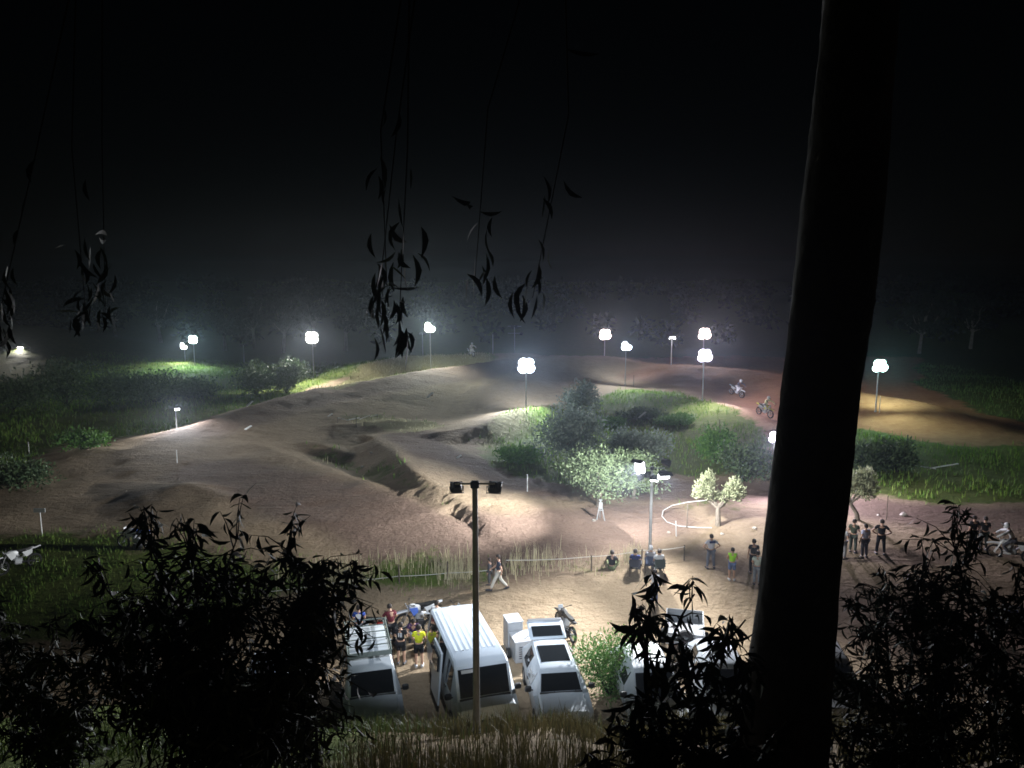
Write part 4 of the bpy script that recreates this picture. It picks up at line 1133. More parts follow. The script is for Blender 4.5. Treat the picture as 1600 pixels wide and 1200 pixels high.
# ------------------------------------------------------------------ motorcycles
def bike_proto(plastic, seat, plate, loc, rz, label, pitch=0.0, roll=0.0, accent=None, group='motocross bikes', stand=True, z=None):
    t = thing('motocross_bike', label, 'motorcycle', loc, rz, group)
    t.rotation_euler = (pitch, roll, rz)
    def wh(y, r):
        w = thing_part('wheel', t, (0, y, r))
        a = MB()
        n = 28
        prof = [(r - .075, -.045), (r - .02, -.055), (r, -.03), (r, .03), (r - .02, .055), (r - .075, .045)]
        a.lathe(prof, (0, 0, 0), 'x', n, closed=True)
        for k in range(n):
            an = 2 * math.pi * k / n
            a.box((.025 * (-1) ** k, math.cos(an) * (r + .005), math.sin(an) * (r + .005)), (.035, .02, .025), (an, 0, 0))
        a.build('tyre', M['rubber'], w)
        b_ = MB(); b_.lathe([(r - .07, -.02), (r - .09, 0), (r - .07, .02)], (0, 0, 0), 'x', 24)
        b_.lathe([(.04, -.06), (.05, 0), (.04, .06)], (0, 0, 0), 'x', 12)
        for k in range(12):
            an = 2 * math.pi * k / 12
            b_.path([(.03 * (-1) ** k, math.cos(an) * .04, math.sin(an) * .04), (0, math.cos(an + .2) * (r - .08), math.sin(an + .2) * (r - .08))], .004, 3)
        b_.build('rim', M['chrome'], w)
    wh(.72, .35); wh(-.70, .33)
    m = MB()
    m.path([(0, .43, .92), (0, .1, .62), (0, .05, .38), (0, -.2, .34)], [.035, .035, .03, .03], 6)
    m.path([(0, .4, .9), (0, .0, .85), (0, -.45, .86)], .025, 6)
    m.path([(0, -.12, .42), (0, -.1, .75), (0, -.45, .84)], .025, 6)
    for s in (-1, 1): m.path([(s * .07, -.12, .4), (s * .1, -.4, .37), (s * .09, -.7, .33)], .028, 6)
    m.build('frame', M['black_metal'], t)
    for s in (-1, 1):
        m = MB(); m.path([(s * .1, .42, .98), (s * .1, .58, .66)], .03, 7); m.path([(s * .1, .58, .66), (s * .1, .72, .35)], .024, 7); m.build('fork', M['chrome'], t)
    m = MB(); m.box((0, .0, .48), (.24, .36, .3), (.2, 0, 0), bev=.05); m.box((0, .1, .66), (.16, .2, .2), (-.3, 0, 0), bev=.03)
    for k in range(4): m.box((0, .09 - .02 * k, .6 + .04 * k), (.21, .22, .012), (-.3, 0, 0))
    m.build('engine', M['grey_box'], t)
    m = MB(); m.path([(.1, .15, .6), (.14, .3, .45), (.16, .0, .42), (.15, -.3, .66), (.14, -.7, .82)], [.022, .025, .028, .05, .05], 7); m.build('exhaust', M['chrome'], t)
    m = MB()
    m.loft([[Vector((x * w, y, z + h_)) for x, h_ in ((-1, 0), (-.8, .1), (0, .14), (.8, .1), (1, 0), (.8, -.12), (-.8, -.12))] for y, z, w in ((.42, .9, .08), (.3, .92, .16), (.1, .9, .13), (-.05, .87, .09))])
    m.build('tank', plastic, t, 50)
    for s in (-1, 1):
        m = MB(); m.add([(s * .15, .48, .95), (s * .2, .3, .6), (s * .16, .08, .72), (s * .13, .1, .92), (s * .17, .48, .95), (s * .22, .3, .6), (s * .18, .08, .72), (s * .15, .1, .92)],
                        [(0, 1, 2, 3), (7, 6, 5, 4), (0, 1, 5, 4), (1, 2, 6, 5), (2, 3, 7, 6), (3, 0, 4, 7)]); m.build('shroud', accent or plastic, t)
        m = MB(); m.add([(s * .1, -.2, .86), (s * .13, -.35, .6), (s * .14, -.62, .72), (s * .1, -.66, .9), (s * .12, -.2, .86), (s * .15, -.35, .6), (s * .16, -.62, .72), (s * .12, -.66, .9)],
                        [(0, 1, 2, 3), (7, 6, 5, 4), (0, 1, 5, 4), (1, 2, 6, 5), (2, 3, 7, 6), (3, 0, 4, 7)]); m.build('side_plate', plate, t)
    m = MB()
    m.loft([[Vector((x * w, y, z + h_)) for x, h_ in ((-1, 0), (-.8, .05), (.8, .05), (1, 0), (.8, -.05), (-.8, -.05))] for y, z, w in ((.15, 1.0, .06), (-.1, .95, .1), (-.5, .95, .12), (-.75, .97, .07))])
    m.build('seat', seat, t, 50)
    m = MB(); m.loft([[Vector((x * w, y, z + h_)) for x, h_ in ((-1, -.03), (-.7, .02), (.7, .02), (1, -.03), (.7, 0), (-.7, 0))] for y, z, w in ((.32, .8, .06), (.6, .82, .09), (.9, .8, .09), (1.08, .74, .05))]); m.build('front_fender', plastic, t, 50)
    m = MB(); m.loft([[Vector((x * w, y, z + h_)) for x, h_ in ((-1, -.03), (-.7, .02), (.7, .02), (1, -.03), (.7, 0), (-.7, 0))] for y, z, w in ((-.5, .9, .1), (-.8, .94, .1), (-1.05, .98, .06))]); m.build('rear_fender', plastic, t, 50)
    m = MB(); m.path([(-.4, .3, 1.14), (-.2, .38, 1.08), (0, .4, 1.02), (.2, .38, 1.08), (.4, .3, 1.14)], .014, 6); m.build('handlebar', M['black_metal'], t)
    for s in (-1, 1):
        m = MB(); m.path([(s * .3, .34, 1.12), (s * .41, .295, 1.143)], .02, 6); m.build('grip', M['rubber'], t)
    m = MB(); m.box((0, .55, 1.0), (.22, .02, .24), (-.35, 0, 0), bev=.008); m.build('front_number_plate', plate, t)
    if stand:
        m = MB(); m.box((0, -.05, .16), (.34, .42, .3), bev=.02, taper=.8); m.build('work_stand', M['black_metal'], t)
    return t
P_ = lambda n, c: mat(n, c, .35, .4)
white_p = P_('white_bike_plastic', (.65, .66, .66)); blue_p = P_('blue_bike_plastic', (.06, .12, .4)); red_p = P_('red_bike_plastic', (.45, .04, .03)); orange_p = P_('orange_bike_plastic', (.55, .17, .02)); green_p = P_('green_bike_plastic', (.1, .42, .08)); black_p = P_('black_bike_plastic', (.02, .02, .02)); yellow_p = P_('yellow_bike_plastic', (.6, .55, .04))
def gp(px, py): return on_ground(px, py)
bike_proto(white_p, black_p, white_p, gp(697, 985), R(-70), 'white motocross bike on a stand behind the van beside the man in white')
bike_proto(white_p, black_p, white_p, gp(655, 978), R(115), accent=blue_p, label= 'blue and white motocross bike among the crouching people')
bike_proto(black_p, black_p, white_p, gp(588, 1000), R(-100), accent=red_p, label= 'black and red motocross bike behind the roof rack wagon', roll=R(4))
bike_proto(black_p, black_p, white_p, gp(884, 992), R(20), 'dark motocross bike standing beside the raised boot lid')
bike_proto(white_p, black_p, white_p, gp(30, 892), R(140), 'white motocross bike leaning at the far left edge', roll=R(10), stand=False)
bike_proto(white_p, blue_p, white_p, gp(214, 858), R(80), 'white motocross bike half hidden behind the top of the large left sapling')
bike_proto(white_p, blue_p, white_p, gp(1592, 985), R(60), accent=blue_p, label= 'white and pale blue motocross bike at the right picture edge')

# ------------------------------------------------------------------ people
CL = {}
def cloth(col):
    if col not in CL: CL[col] = mat('cloth', col, .85, .15, noise=(9, .12), bump=(25, .4))
    return CL[col]
SKIN = mat('skin', (.42, .25, .17), .55, .3); SKIN_D = mat('tanned_skin', (.3, .17, .11), .55, .3)
HAIR = mat('dark_hair', (.025, .018, .014), .7, .3, bump=(60, .6)); EYE = mat('eye', (.03, .02, .02), .2, .5)
SHOE = mat('dark_shoe', (.04, .04, .045), .6, .3); SHOE_W = mat('white_shoe', (.6, .6, .6), .6, .3)
JOBS = []          # (object, material, parent) surfaces grown in one go further down
def skin_job(name, V, E, Rr, material, parent, extra=None, sub=1):
    me = bpy.data.meshes.new('figure_' + name); me.from_pydata([tuple(v) for v in V], E, [])
    o = bpy.data.objects.new('figure_' + name, me); C.objects.link(o)
    o.modifiers.new('skin', 'SKIN'); s = o.modifiers.new('sub', 'SUBSURF'); s.levels = sub; s.render_levels = sub
    lay = me.skin_vertices[0].data if len(me.skin_vertices) else None
    if lay is None:
        bm = bmesh.new(); bm.from_mesh(me); bm.verts.layers.skin.verify(); bm.to_mesh(me); bm.free(); lay = me.skin_vertices[0].data
    for i, r in enumerate(Rr):
        lay[i].radius = r if isinstance(r, tuple) else (r, r); lay[i].use_root = (i == 0)
    JOBS.append((name, o, material, parent, extra))

def V3(*a): return Vector(a)
def pose_joints(pose, rnd):
    """joint positions, x right, y forward, z up, for a 1.75 m figure"""
    J = dict(pel=V3(0, 0, .95), waist=V3(0, 0, 1.1), chest=V3(0, .0, 1.32), neck=V3(0, -.005, 1.47), jaw=V3(0, .02, 1.56), head=V3(0, .025, 1.63), crown=V3(0, .01, 1.71))
    for s, k in ((-1, 'l'), (1, 'r')):
        J['sh' + k] = V3(s * .18, 0, 1.4); J['el' + k] = V3(s * .235, -.03, 1.12); J['wr' + k] = V3(s * .24, .06, .88); J['hd' + k] = V3(s * .24, .09, .80)
        J['hip' + k] = V3(s * .095, 0, .9); J['kn' + k] = V3(s * .11, .03, .5); J['an' + k] = V3(s * .12, -.02, .09); J['to' + k] = V3(s * .14, .14, .04)
    def upper(dz, lean, dy=0.0):
        for k in ('waist', 'chest', 'neck', 'jaw', 'head', 'crown', 'shl', 'shr', 'ell', 'elr', 'wrl', 'wrr', 'hdl', 'hdr'):
            v = J[k] - V3(0, 0, .95)
            J[k] = V3(v.x, v.y * math.cos(lean) + v.z * math.sin(lean), v.z * math.cos(lean) - v.y * math.sin(lean)) + V3(0, dy, .95 + dz)
        J['pel'] = V3(0, dy, .95 + dz)
        for s, k in ((-1, 'l'), (1, 'r')): J['hip' + k] = V3(s * .095, dy, .9 + dz)
    if pose == 'hips':
        for s, k in ((-1, 'l'), (1, 'r')):
            J['el' + k] = V3(s * .42, -.08, 1.17); J['wr' + k] = V3(s * .24, .0, 1.03); J['hd' + k] = V3(s * .17, .05, 1.02)
            J['an' + k] = V3(s * .17, -.02, .09); J['to' + k] = V3(s * .2, .14, .04); J['kn' + k] = V3(s * .14, .03, .5)
    elif pose == 'walk':
        J['knl'] = V3(-.1, .2, .52); J['anl'] = V3(-.1, .36, .1); J['tol'] = V3(-.1, .52, .06)
        J['knr'] = V3(.1, -.1, .5); J['anr'] = V3(.1, -.42, .17); J['tor'] = V3(.1, -.3, .05)
        J['elr'] = V3(.24, .1, 1.15); J['wrr'] = V3(.22, .3, .98); J['hdr'] = V3(.21, .37, .96)
        J['ell'] = V3(-.24, -.16, 1.14); J['wrl'] = V3(-.24, -.14, .9); J['hdl'] = V3(-.24, -.12, .83)
    elif pose == 'arms':       # forearms forward, holding something
        for s, k in ((-1, 'l'), (1, 'r')):
            J['el' + k] = V3(s * .25, .02, 1.14); J['wr' + k] = V3(s * .14, .24, 1.18); J['hd' + k] = V3(s * .09, .3, 1.22)
    elif pose == 'reach':
        upper(0, .28)
        J['ell'] = V3(-.38, .2, 1.12); J['wrl'] = V3(-.52, .36, .98); J['hdl'] = V3(-.56, .42, .95)
        J['elr'] = V3(.3, .22, 1.1); J['wrr'] = V3(.24, .42, .98); J['hdr'] = V3(.22, .48, .96)
    elif pose == 'bend':
        upper(-.04, .75)
        for s, k in ((-1, 'l'), (1, 'r')):
            c = J['sh' + k]; J['el' + k] = c + V3(s * .06, .06, -.28); J['wr' + k] = c + V3(s * .0, .2, -.48); J['hd' + k] = c + V3(0, .24, -.55)
    elif pose == 'crouch':
        upper(-.62, .4)
        for s, k in ((-1, 'l'), (1, 'r')):
            J['kn' + k] = V3(s * .17, .38, .52); J['an' + k] = V3(s * .14, .1, .1); J['to' + k] = V3(s * .16, .26, .04)
            c = J['sh' + k]; J['el' + k] = c + V3(s * .1, .2, -.2); J['wr' + k] = c + V3(s * .0, .4, -.2); J['hd' + k] = c + V3(0, .47, -.2)
    elif pose in ('ground', 'chair', 'ride'):
        z = {'ground': .12, 'chair': .46, 'ride': 1.04}[pose]
        upper(z - .9, {'ground': .05, 'chair': -.08, 'ride': .45}[pose], 0)
        for s, k in ((-1, 'l'), (1, 'r')):
            if pose == 'ground':
                J['kn' + k] = V3(s * .3, .42, .36); J['an' + k] = V3(s * .1, .62, .1); J['to' + k] = V3(s * .14, .76, .1)
                J['el' + k] = J['sh' + k] + V3(s * .12, .14, -.24); J['wr' + k] = V3(s * .22, .4, .42); J['hd' + k] = V3(s * .16, .46, .42)
            elif pose == 'chair':
                J['kn' + k] = V3(s * .15, .44, .5); J['an' + k] = V3(s * .15, .46, .09); J['to' + k] = V3(s * .17, .62, .04)
                J['el' + k] = J['sh' + k] + V3(s * .07, .05, -.27); J['wr' + k] = V3(s * .2, .25, .66); J['hd' + k] = V3(s * .17, .32, .63)
            else:
                J['kn' + k] = V3(s * .2, .42, .78); J['an' + k] = V3(s * .2, .12, .42); J['to' + k] = V3(s * .2, .28, .38)
                J['el' + k] = V3(s * .42, .5, 1.34); J['wr' + k] = V3(s * .38, .72, 1.18); J['hd' + k] = V3(s * .36, .77, 1.16)
    return J
BODY_R = dict(pel=(.15, .11), waist=(.135, .095), chest=(.155, .105), neck=.055, jaw=.075, head=.088, crown=.06)
def person(px, py, face, pose, label, top, legs, h=1.75, hair=True, shorts=False, sleeves='short', helmet=None, cap=None, shoes=None, group='spectators at the car park', loc=None, number=None, vest=None, skin=None, dark=False, sub=1):
    g = loc if loc is not None else on_ground(px, py)
    k = h / 1.75
    t = thing('person', label, 'person', g, R(-face), group)
    rnd = random.Random(int(px * 7 + py))
    J = {a: b * k for a, b in pose_joints(pose, rnd).items()}
    names = ['pel', 'waist', 'chest', 'neck', 'jaw', 'head', 'crown']
    V = [J[n_] for n_ in names]; Rr = [tuple(q * k for q in BODY_R[n_]) if isinstance(BODY_R[n_], tuple) else BODY_R[n_] * k for n_ in names]
    E = [(i, i + 1) for i in range(6)]
    idx = {n_: i for i, n_ in enumerate(names)}
    def add(n_, par, r):
        idx[n_] = len(V); V.append(J[n_]); Rr.append(r * k if not isinstance(r, tuple) else tuple(q * k for q in r)); E.append((idx[par], idx[n_]))
    for s in 'lr':
        add('sh' + s, 'chest', .062); add('el' + s, 'sh' + s, .043); add('wr' + s, 'el' + s, .03); add('hd' + s, 'wr' + s, (.04, .022))
        add('hip' + s, 'pel', .095); add('kn' + s, 'hip' + s, .062); add('an' + s, 'kn' + s, .042); add('to' + s, 'an' + s, .04)
    sk = skin or SKIN
    # fingers, ears, nose: added to the grown body surface
    ex = MB()
    for s, sg in (('l', -1), ('r', 1)):
        hd, wr_ = J['hd' + s], J['wr' + s]
        d = (hd - wr_).normalized(); acr = d.cross(V3(0, 0, 1)); acr = acr.normalized() if acr.length > .1 else V3(0, 1, 0)
        nrm = d.cross(acr).normalized()
        for q, ln in ((-.03, .065), (-.011, .08), (.011, .076), (.03, .055)):
            a = hd + acr * q * k; ex.path([a - d * .02 * k, a + d * ln * .55 * k, a + d * ln * k + nrm * .025 * k], [.011 * k, .01 * k, .007 * k], 5)
        a = (hd + wr_) / 2 + acr * .03 * k; ex.path([a, a + acr * .035 * k + d * .03 * k, a + acr * .04 * k + d * .06 * k], [.013 * k, .011 * k, .008 * k], 5)
    hc = J['head']; ax = (J['crown'] - J['jaw']).normalized(); fw = V3(1, 0, 0).cross(ax) * -1
    if fw.y < 0: fw = -fw
    ex.path([hc + fw * .085 * k + ax * .01 * k, hc + fw * .112 * k - ax * .02 * k], [.008 * k, .015 * k], 5)
    for s in (-1, 1): ex.box(hc + V3(s * .088 * k, 0, 0) - ax * .005, (.02 * k, .035 * k, .06 * k), bev=.008)
    body_mats = [sk, EYE]
    for s in (-1, 1): ex.box(hc + V3(s * .033 * k, 0, 0) + fw * .086 * k + ax * .012 * k, (.024 * k, .014 * k, .012 * k), mi=1)
    ex.box(hc + fw * .08 * k - ax * .055 * k, (.05 * k, .02 * k, .01 * k), mi=1)
    skin_job('body', V, E, Rr, body_mats, t, ex, sub)
    # shirt
    sv = [J['pel'].lerp(J['waist'], .15), J['waist'], J['chest'], J['neck'].lerp(J['chest'], .25)]; sr = [(.168, .128), (.155, .118), (.178, .13), (.085, .08)]
    se = [(0, 1), (1, 2), (2, 3)]
    for s in 'lr':
        b0 = len(sv); sv += [J['sh' + s], J['sh' + s].lerp(J['el' + s], .6)]; sr += [.08, .066]; se += [(2, b0), (b0, b0 + 1)]
        if sleeves == 'long':
            sv += [J['el' + s], J['wr' + s]]; sr += [.06, .048]; se += [(b0 + 1, b0 + 2), (b0 + 2, b0 + 3)]
        if sleeves == 'none': sv[-1] = J['sh' + s].lerp(J['el' + s], .12)
    skin_job('shirt', sv, se, [tuple(q * k for q in r) if isinstance(r, tuple) else r * k for r in sr], cloth(top), t, None, sub)
    tv = [J['pel']]; tr_ = [(.165, .125)]; te = []
    for s in 'lr':
        b0 = len(tv); kn = J['kn' + s]
        tv += [J['hip' + s], kn if not shorts else J['hip' + s].lerp(kn, .55)]; tr_ += [.115, .082 if not shorts else .1]; te += [(0, b0), (b0, b0 + 1)]
        if shorts: tv.append(J['hip' + s].lerp(kn, .92)); tr_.append(.092); te.append((b0 + 1, b0 + 2))
        else: tv.append(kn.lerp(J['an' + s], .93)); tr_.append(.062); te.append((b0 + 1, b0 + 2))
    skin_job('trousers', tv, te, [tuple(q * k for q in r) if isinstance(r, tuple) else r * k for r in tr_], cloth(legs), t, None, sub)
    for s in 'lr':
        sh = MB(); a, b_ = J['an' + s], J['to' + s]
        f = (b_ - a); f.z = 0; f = f.normalized() if f.length > .01 else V3(0, 1, 0)
        sh.path([a - f * .07 * k - V3(0, 0, .03 * k), a - V3(0, 0, .02 * k), b_ + V3(0, 0, .012 * k), b_ + f * .09 * k], [.05 * k, .062 * k, .052 * k, .03 * k], 8); sh.build('shoe', shoes or SHOE, t, 60)
    if helmet:
        m = MB(); m.lathe([(.0, .17), (.08, .155), (.128, .08), (.135, 0), (.12, -.08), (.1, -.12)], (0, 0, 0), 'z', 14)
        o = m.build('helmet', helmet, t, 60); o.location = hc + ax * .02; o.rotation_euler = (fw.z * -1, 0, 0)
        v = MB(); v.box(hc + fw * .16 * k + ax * .09 * k, (.18, .14, .012)); v.build('visor', helmet, o).matrix_parent_inverse = Matrix.Translation(o.location).inverted()
        v = MB(); v.box(hc + fw * .115 * k + ax * .02 * k, (.17, .06, .07), bev=.015); v.build('goggles', black_p, o).matrix_parent_inverse = Matrix.Translation(o.location).inverted()
    elif hair or cap:
        m = MB(); n_ = 12; loops = []
        for (zz, r) in ((-.06, .094), (-.01, .102), (.05, .1), (.09, .078), (.115, .03)):
            loops.append([hc + V3(math.cos(2 * math.pi * q / n_) * r * k, 0, 0) + fw * (math.sin(2 * math.pi * q / n_) * r - (.022 if zz < .03 else .006)) * k + ax * (zz + (0.055 if math.sin(2 * math.pi * q / n_) > .3 and zz < .02 else 0)) * k for q in range(n_)])
        m.loft(loops)
        if cap: m.box(hc + fw * .14 * k + ax * .05 * k, (.15 * k, .13 * k, .012))
        m.build('cap' if cap else 'hair', cap or HAIR, t, 60)
    return t, J
NAVY = (.02, .03, .09); BLK = (.015, .015, .017); WHT = (.62, .62, .62); GRY = (.22, .22, .23); MAR = (.1, .018, .025); KHA = (.42, .38, .3); YEL = (.6, .62, .03); LIME = (.3, .65, .04); JEAN = (.07, .09, .16); BLUE = (.04, .08, .32)
person(562, 1008, -10, 'arms', 'person in a white and blue top standing behind the roof rack wagon', BLUE, GRY)
person(612, 1008, -25, 'reach', 'person in a maroon top reaching to the left beside the wagon', MAR, BLK)
person(584, 1003, 160, 'crouch', 'person crouching between the maroon top and the wagon rack', (.12, .05, .04), BLK, skin=SKIN_D)
person(627, 1038, 5, 'arms', 'person in a black shirt with a white number on the back', BLK, BLK, shorts=True)
person(655, 1042, -5, 'arms', 'person in a bright yellow top and black shorts beside the van', YEL, BLK, shorts=True, shoes=SHOE_W)
person(646, 1000, 170, 'crouch', 'dark haired person crouching in purple between the bikes', (.06, .03, .08), GRY)
person(683, 1000, 20, 'arms', 'person in a white shirt bending over the bike behind the van', WHT, KHA)
person(720, 992, 30, 'crouch', 'dark haired person squatting directly behind the van roof', (.1, .08, .08), JEAN)
person(670, 1012, 150, 'crouch', 'bare armed person crouching left of the man in white', (.25, .1, .07), KHA)
person(779, 923, -88, 'walk', 'man in a dark shirt and pale trousers striding left past the mast', (.03, .035, .05), (.5, .48, .42))
person(765, 914, -80, 'stand', 'short figure in dark clothes walking ahead of the striding man', (.06, .06, .065), (.07, .07, .07), h=1.3, sleeves='long')
person(956, 890, 10, 'ground', 'person in black sitting on the ground by the rope fence', BLK, (.1, .12, .06))
person(992, 898, 8, 'chair', 'person in a navy shirt on a folding chair', NAVY, KHA)
person(1029, 898, -5, 'chair', 'person in a white shirt on a folding chair by the floodlight mast', WHT, GRY)
person(1016, 893, 5, 'chair', 'person in a white cap sitting behind the man in white', GRY, JEAN, cap=SHOE_W)
person(1022, 942, -5, 'arms', 'person in blue jeans behind the top of the long leaved sapling', (.5, .5, .5), JEAN, h=1.6)
person(1110, 889, -8, 'hips', 'man with hands on hips in a white and navy shirt watching the track', (.5, .5, .55), (.12, .13, .16))
person(1143, 907, 12, 'arms', 'person in a lime green vest and blue shorts', LIME, (.1, .14, .25), shorts=True, sleeves='none', shoes=SHOE_W, h=1.62)
person(1176, 897, 5, 'stand', 'person in dark clothes partly behind the left edge of the big trunk', (.03, .03, .035), BLK)
person(1182, 914, 15, 'arms', 'person in a pale green tee shirt touching the left edge of the big trunk', (.5, .56, .48), (.2, .22, .24), h=1.65)
person(1316, 874, 60, 'arms', 'person in a white shirt just right of the big trunk', WHT, GRY)
person(1332, 864, 35, 'arms', 'left dark person in the small group under the slanting olive tree', (.05, .06, .04), (.04, .05, .04))
person(1350, 872, -15, 'stand', 'person in a white shirt in the middle of the group under the slanting olive tree', (.45, .46, .6), (.04, .04, .05))
person(1375, 867, 20, 'hips', 'right dark person in the group under the slanting olive tree', BLK, BLK, h=1.83)
person(1519, 858, -5, 'stand', 'left one of two dark figures standing apart at the right', BLK, BLK)
person(1536, 860, 10, 'arms', 'right one of two dark figures standing apart at the right', BLK, (.03, .035, .03))
# the number on the black shirt, the pale parts of two tops
def back_print(who, c, size, material, rot=(0, 0, 0)):
    m = MB(); m.box((0, 0, 0), size, bev=.004); o = m.build('shirt_print', material, who); o.location = c; o.rotation_euler = rot
PE = {o['label']: o for o in bpy.data.objects if o.name.startswith('person')}
def who(s): return next(o for l, o in PE.items() if s in l)
wp = mat('white_print', (.7, .7, .7), .8)
for x in (-.045, .045):
    m = MB()
    if x < 0: m.box((x, -.142, 1.28), (.03, .012, .16))
    else:
        for z in (1.21, 1.28, 1.35): m.box((x, -.142, z), (.08, .012, .026))
        for dx in (-.028, .028): m.box((x + dx, -.1425, 1.28), (.024, .011, .16))
    m.build('shirt_number', wp, who('white number'))
back_print(who('white and blue top'), (0, -.135, 1.3), (.24, .02, .2), wp)
m = MB(); m.box((0, -.128, 1.385), (.3, .03, .12), bev=.012); m.build('navy_yoke', cloth(NAVY), who('hands on hips'))
# riders on the track
def rider(px, py, face, label_b, label_p, plastic, top, legs, helm, pitch=0.0, lift=0.0):
    g = on_ground(px, py) + V3(0, 0, lift)
    b_ = bike_proto(plastic, black_p, white_p, g, R(-face), label_b, pitch=R(pitch), group='motocross bikes on the track', stand=False)
    t, J = person(px, py, face, 'ride', label_p, top, legs, hair=False, sleeves='long', helmet=helm, loc=g, group='riders on the track', shoes=SHOE_W)
    t.rotation_euler = (R(pitch), 0, R(-face))
rider(736, 557, 150, 'motocross bike on the pale hump below the slim unlit mast', 'distant rider in white on the pale hump', white_p, WHT, WHT, white_p)
rider(1150, 621, 148, 'motocross bike jumping down the lane below the violet floodlight', 'rider in dark kit just below the violet floodlight', white_p, (.08, .08, .1), WHT, white_p, -8, .15)
rider(1194, 652, 155, 'motocross bike landing next to the left edge of the tree trunk', 'rider in pale yellow kit next to the left edge of the tree trunk', yellow_p, (.55, .55, .3), WHT, white_p, -4, .1)
rider(1580, 876, -60, 'motocross bike with a seated rider at the right picture edge', 'rider in a white helmet at the right picture edge', white_p, WHT, (.1, .1, .12), white_p)

dg = bpy.context.evaluated_depsgraph_get()
done = []
for name, o, material, parent, extra in JOBS:
    me = bpy.data.meshes.new_from_object(o.evaluated_get(dg)); me.name = name
    if extra is not None:
        b_ = MB(); b_.v = [tuple(v.co) for v in me.vertices]; b_.f = [tuple(p_.vertices) for p_ in me.polygons]; b_.m = [0] * len(b_.f)
        off = len(b_.v); b_.v += [tuple(v) for v in extra.v]; b_.f += [tuple(off + i for i in f) for f in extra.f]; b_.m += extra.m
        me = b_.mesh(name, material)
    else:
        me.materials.clear(); me.materials.append(material)
    me.polygons.foreach_set('use_smooth', [True] * len(me.polygons)); me.update()
    done.append((name, me, parent, o))
for name, me, parent, o in done:
    old = o.data; bpy.data.objects.remove(o); bpy.data.meshes.remove(old)
    link(bpy.data.objects.new(name, me), parent)

# ------------------------------------------------------------------ small things
def chair(px, py, face, label, col):
    g = on_ground(px, py); t = thing('folding_chair', label, 'chair', g, R(-face), 'folding chairs of the spectators')
    for s in (-1, 1):
        m = MB(); m.path([(s * .26, .24, .0), (s * .26, -.22, .82)], .012, 5); m.build('leg', M['black_metal'], t)
        m = MB(); m.path([(s * .24, -.26, .0), (s * .24, .2, .44)], .012, 5); m.build('leg', M['black_metal'], t)
        m = MB(); m.box((s * .28, .0, .62), (.05, .42, .025), bev=.008); m.build('armrest', M['black_metal'], t)
    m = MB(); m.box((0, .0, .4), (.5, .44, .02), (R(4), 0, 0)); m.build('seat', cloth(col), t)
    m = MB(); m.box((0, -.2, .64), (.5, .02, .36), (R(-28), 0, 0)); m.build('backrest', cloth(col), t)
chair(992, 898, 8, 'folding chair under the person in navy', (.04, .04, .05))
chair(1029, 898, -5, 'folding chair under the person in the white shirt', (.05, .06, .05))
chair(1016, 893, 5, 'folding chair under the person in the white cap', (.04, .05, .08))
# rope fence
def fence(pix_posts, label, hp=.85, rope_z=(.78,), sag=.06, ropes=True, first=True):
    P0 = [on_ground(*p) for p in pix_posts]
    t = thing('rope_fence', label, 'fence', P0[0])
    for p in P0:
        m = MB(); m.path([p - P0[0] - V3(0, 0, .2), p - P0[0] + V3(random.uniform(-.03, .03), random.uniform(-.03, .03), hp)], [.04, .034], 7); m.build('post', M['wood_post'], t, 50)
    for z in rope_z:
        for a, b_ in zip(P0[:-1], P0[1:]):
            m = MB(); q = [a.lerp(b_, i / 8) - P0[0] + V3(0, 0, z - sag * 4 * (i / 8) * (1 - i / 8)) for i in range(9)]
            m.path(q, .014, 5); m.build('rope', M['rope'], t)
fence([(790, 900), (924, 894), (1002, 884), (1069, 878)], 'pale rope on short posts in front of the seated spectators')
fence([(418, 938), (530, 922), (624, 913), (700, 908), (770, 903)], 'low fence of dark posts and thin wire along the dry grass', hp=.95, rope_z=(.4,), sag=.03)
def pole_thing(px, py, h, label, material, r=.025, name='marker_pole', lean=(0, 0), cat='marker'):
    g = on_ground(px, py); t = thing(name, label, cat, g, 0, 'marker poles round the track')
    m = MB(); m.path([(0, 0, -.2), (lean[0] * .5, lean[1] * .5, h * .5), (lean[0], lean[1], h)], [r, r * .9, r * .8], 7); m.build('pole', M[material], t, 50)
    m = MB(); m.path([(lean[0], lean[1], h - .01), (lean[0], lean[1], h + .02)], [r * 1.3, r * .9], 7); m.build('pole_cap', M[material], t)
    return t
pole_thing(1073, 826, 1.3, 'dark post in the loop of white pipe left of the two tufted olive', 'wood_post', .035)
pole_thing(1057, 838, .8, 'short white stake in front of the loop of white pipe', 'white_tape', .025, lean=(-.06, 0))
pole_thing(824, 768, 1.0, 'thin white stake on the berm right of the dark mast', 'white_tape', .03)
pole_thing(277, 724, .9, 'thin white stake on the crest of the left jump', 'white_tape', .03)
pole_thing(46, 712, 1.0, 'thin stake in the dim grass at the far left', 'white_tape', .03)
pole_thing(557, 668, .9, 'dark stake holding tape beside the middle lane', 'wood_post', .04)
pole_thing(990, 604, 1.3, 'thin dark stake right of the cool floodlight pole', 'wood_post', .04)
pole_thing(1124, 672, .9, 'thin dark stake above the round green bush', 'wood_post', .035)
pole_thing(1374, 645, 1.5, 'thin pale stake just right of the teal floodlight pole', 'white_tape', .03)
pole_thing(1385, 812, 1.3, 'thin dark stake right of the slanting olive tree', 'wood_post', .025)
t = pole_thing(66, 838, 1.4, 'pale signpost with a small blank board at the far left', 'white_tape', .03, name='signpost', cat='sign')
m = MB(); m.box((0, -.03, 1.4), (.6, .03, .22), bev=.008); m.build('board', M['grey_box_lid'], t)
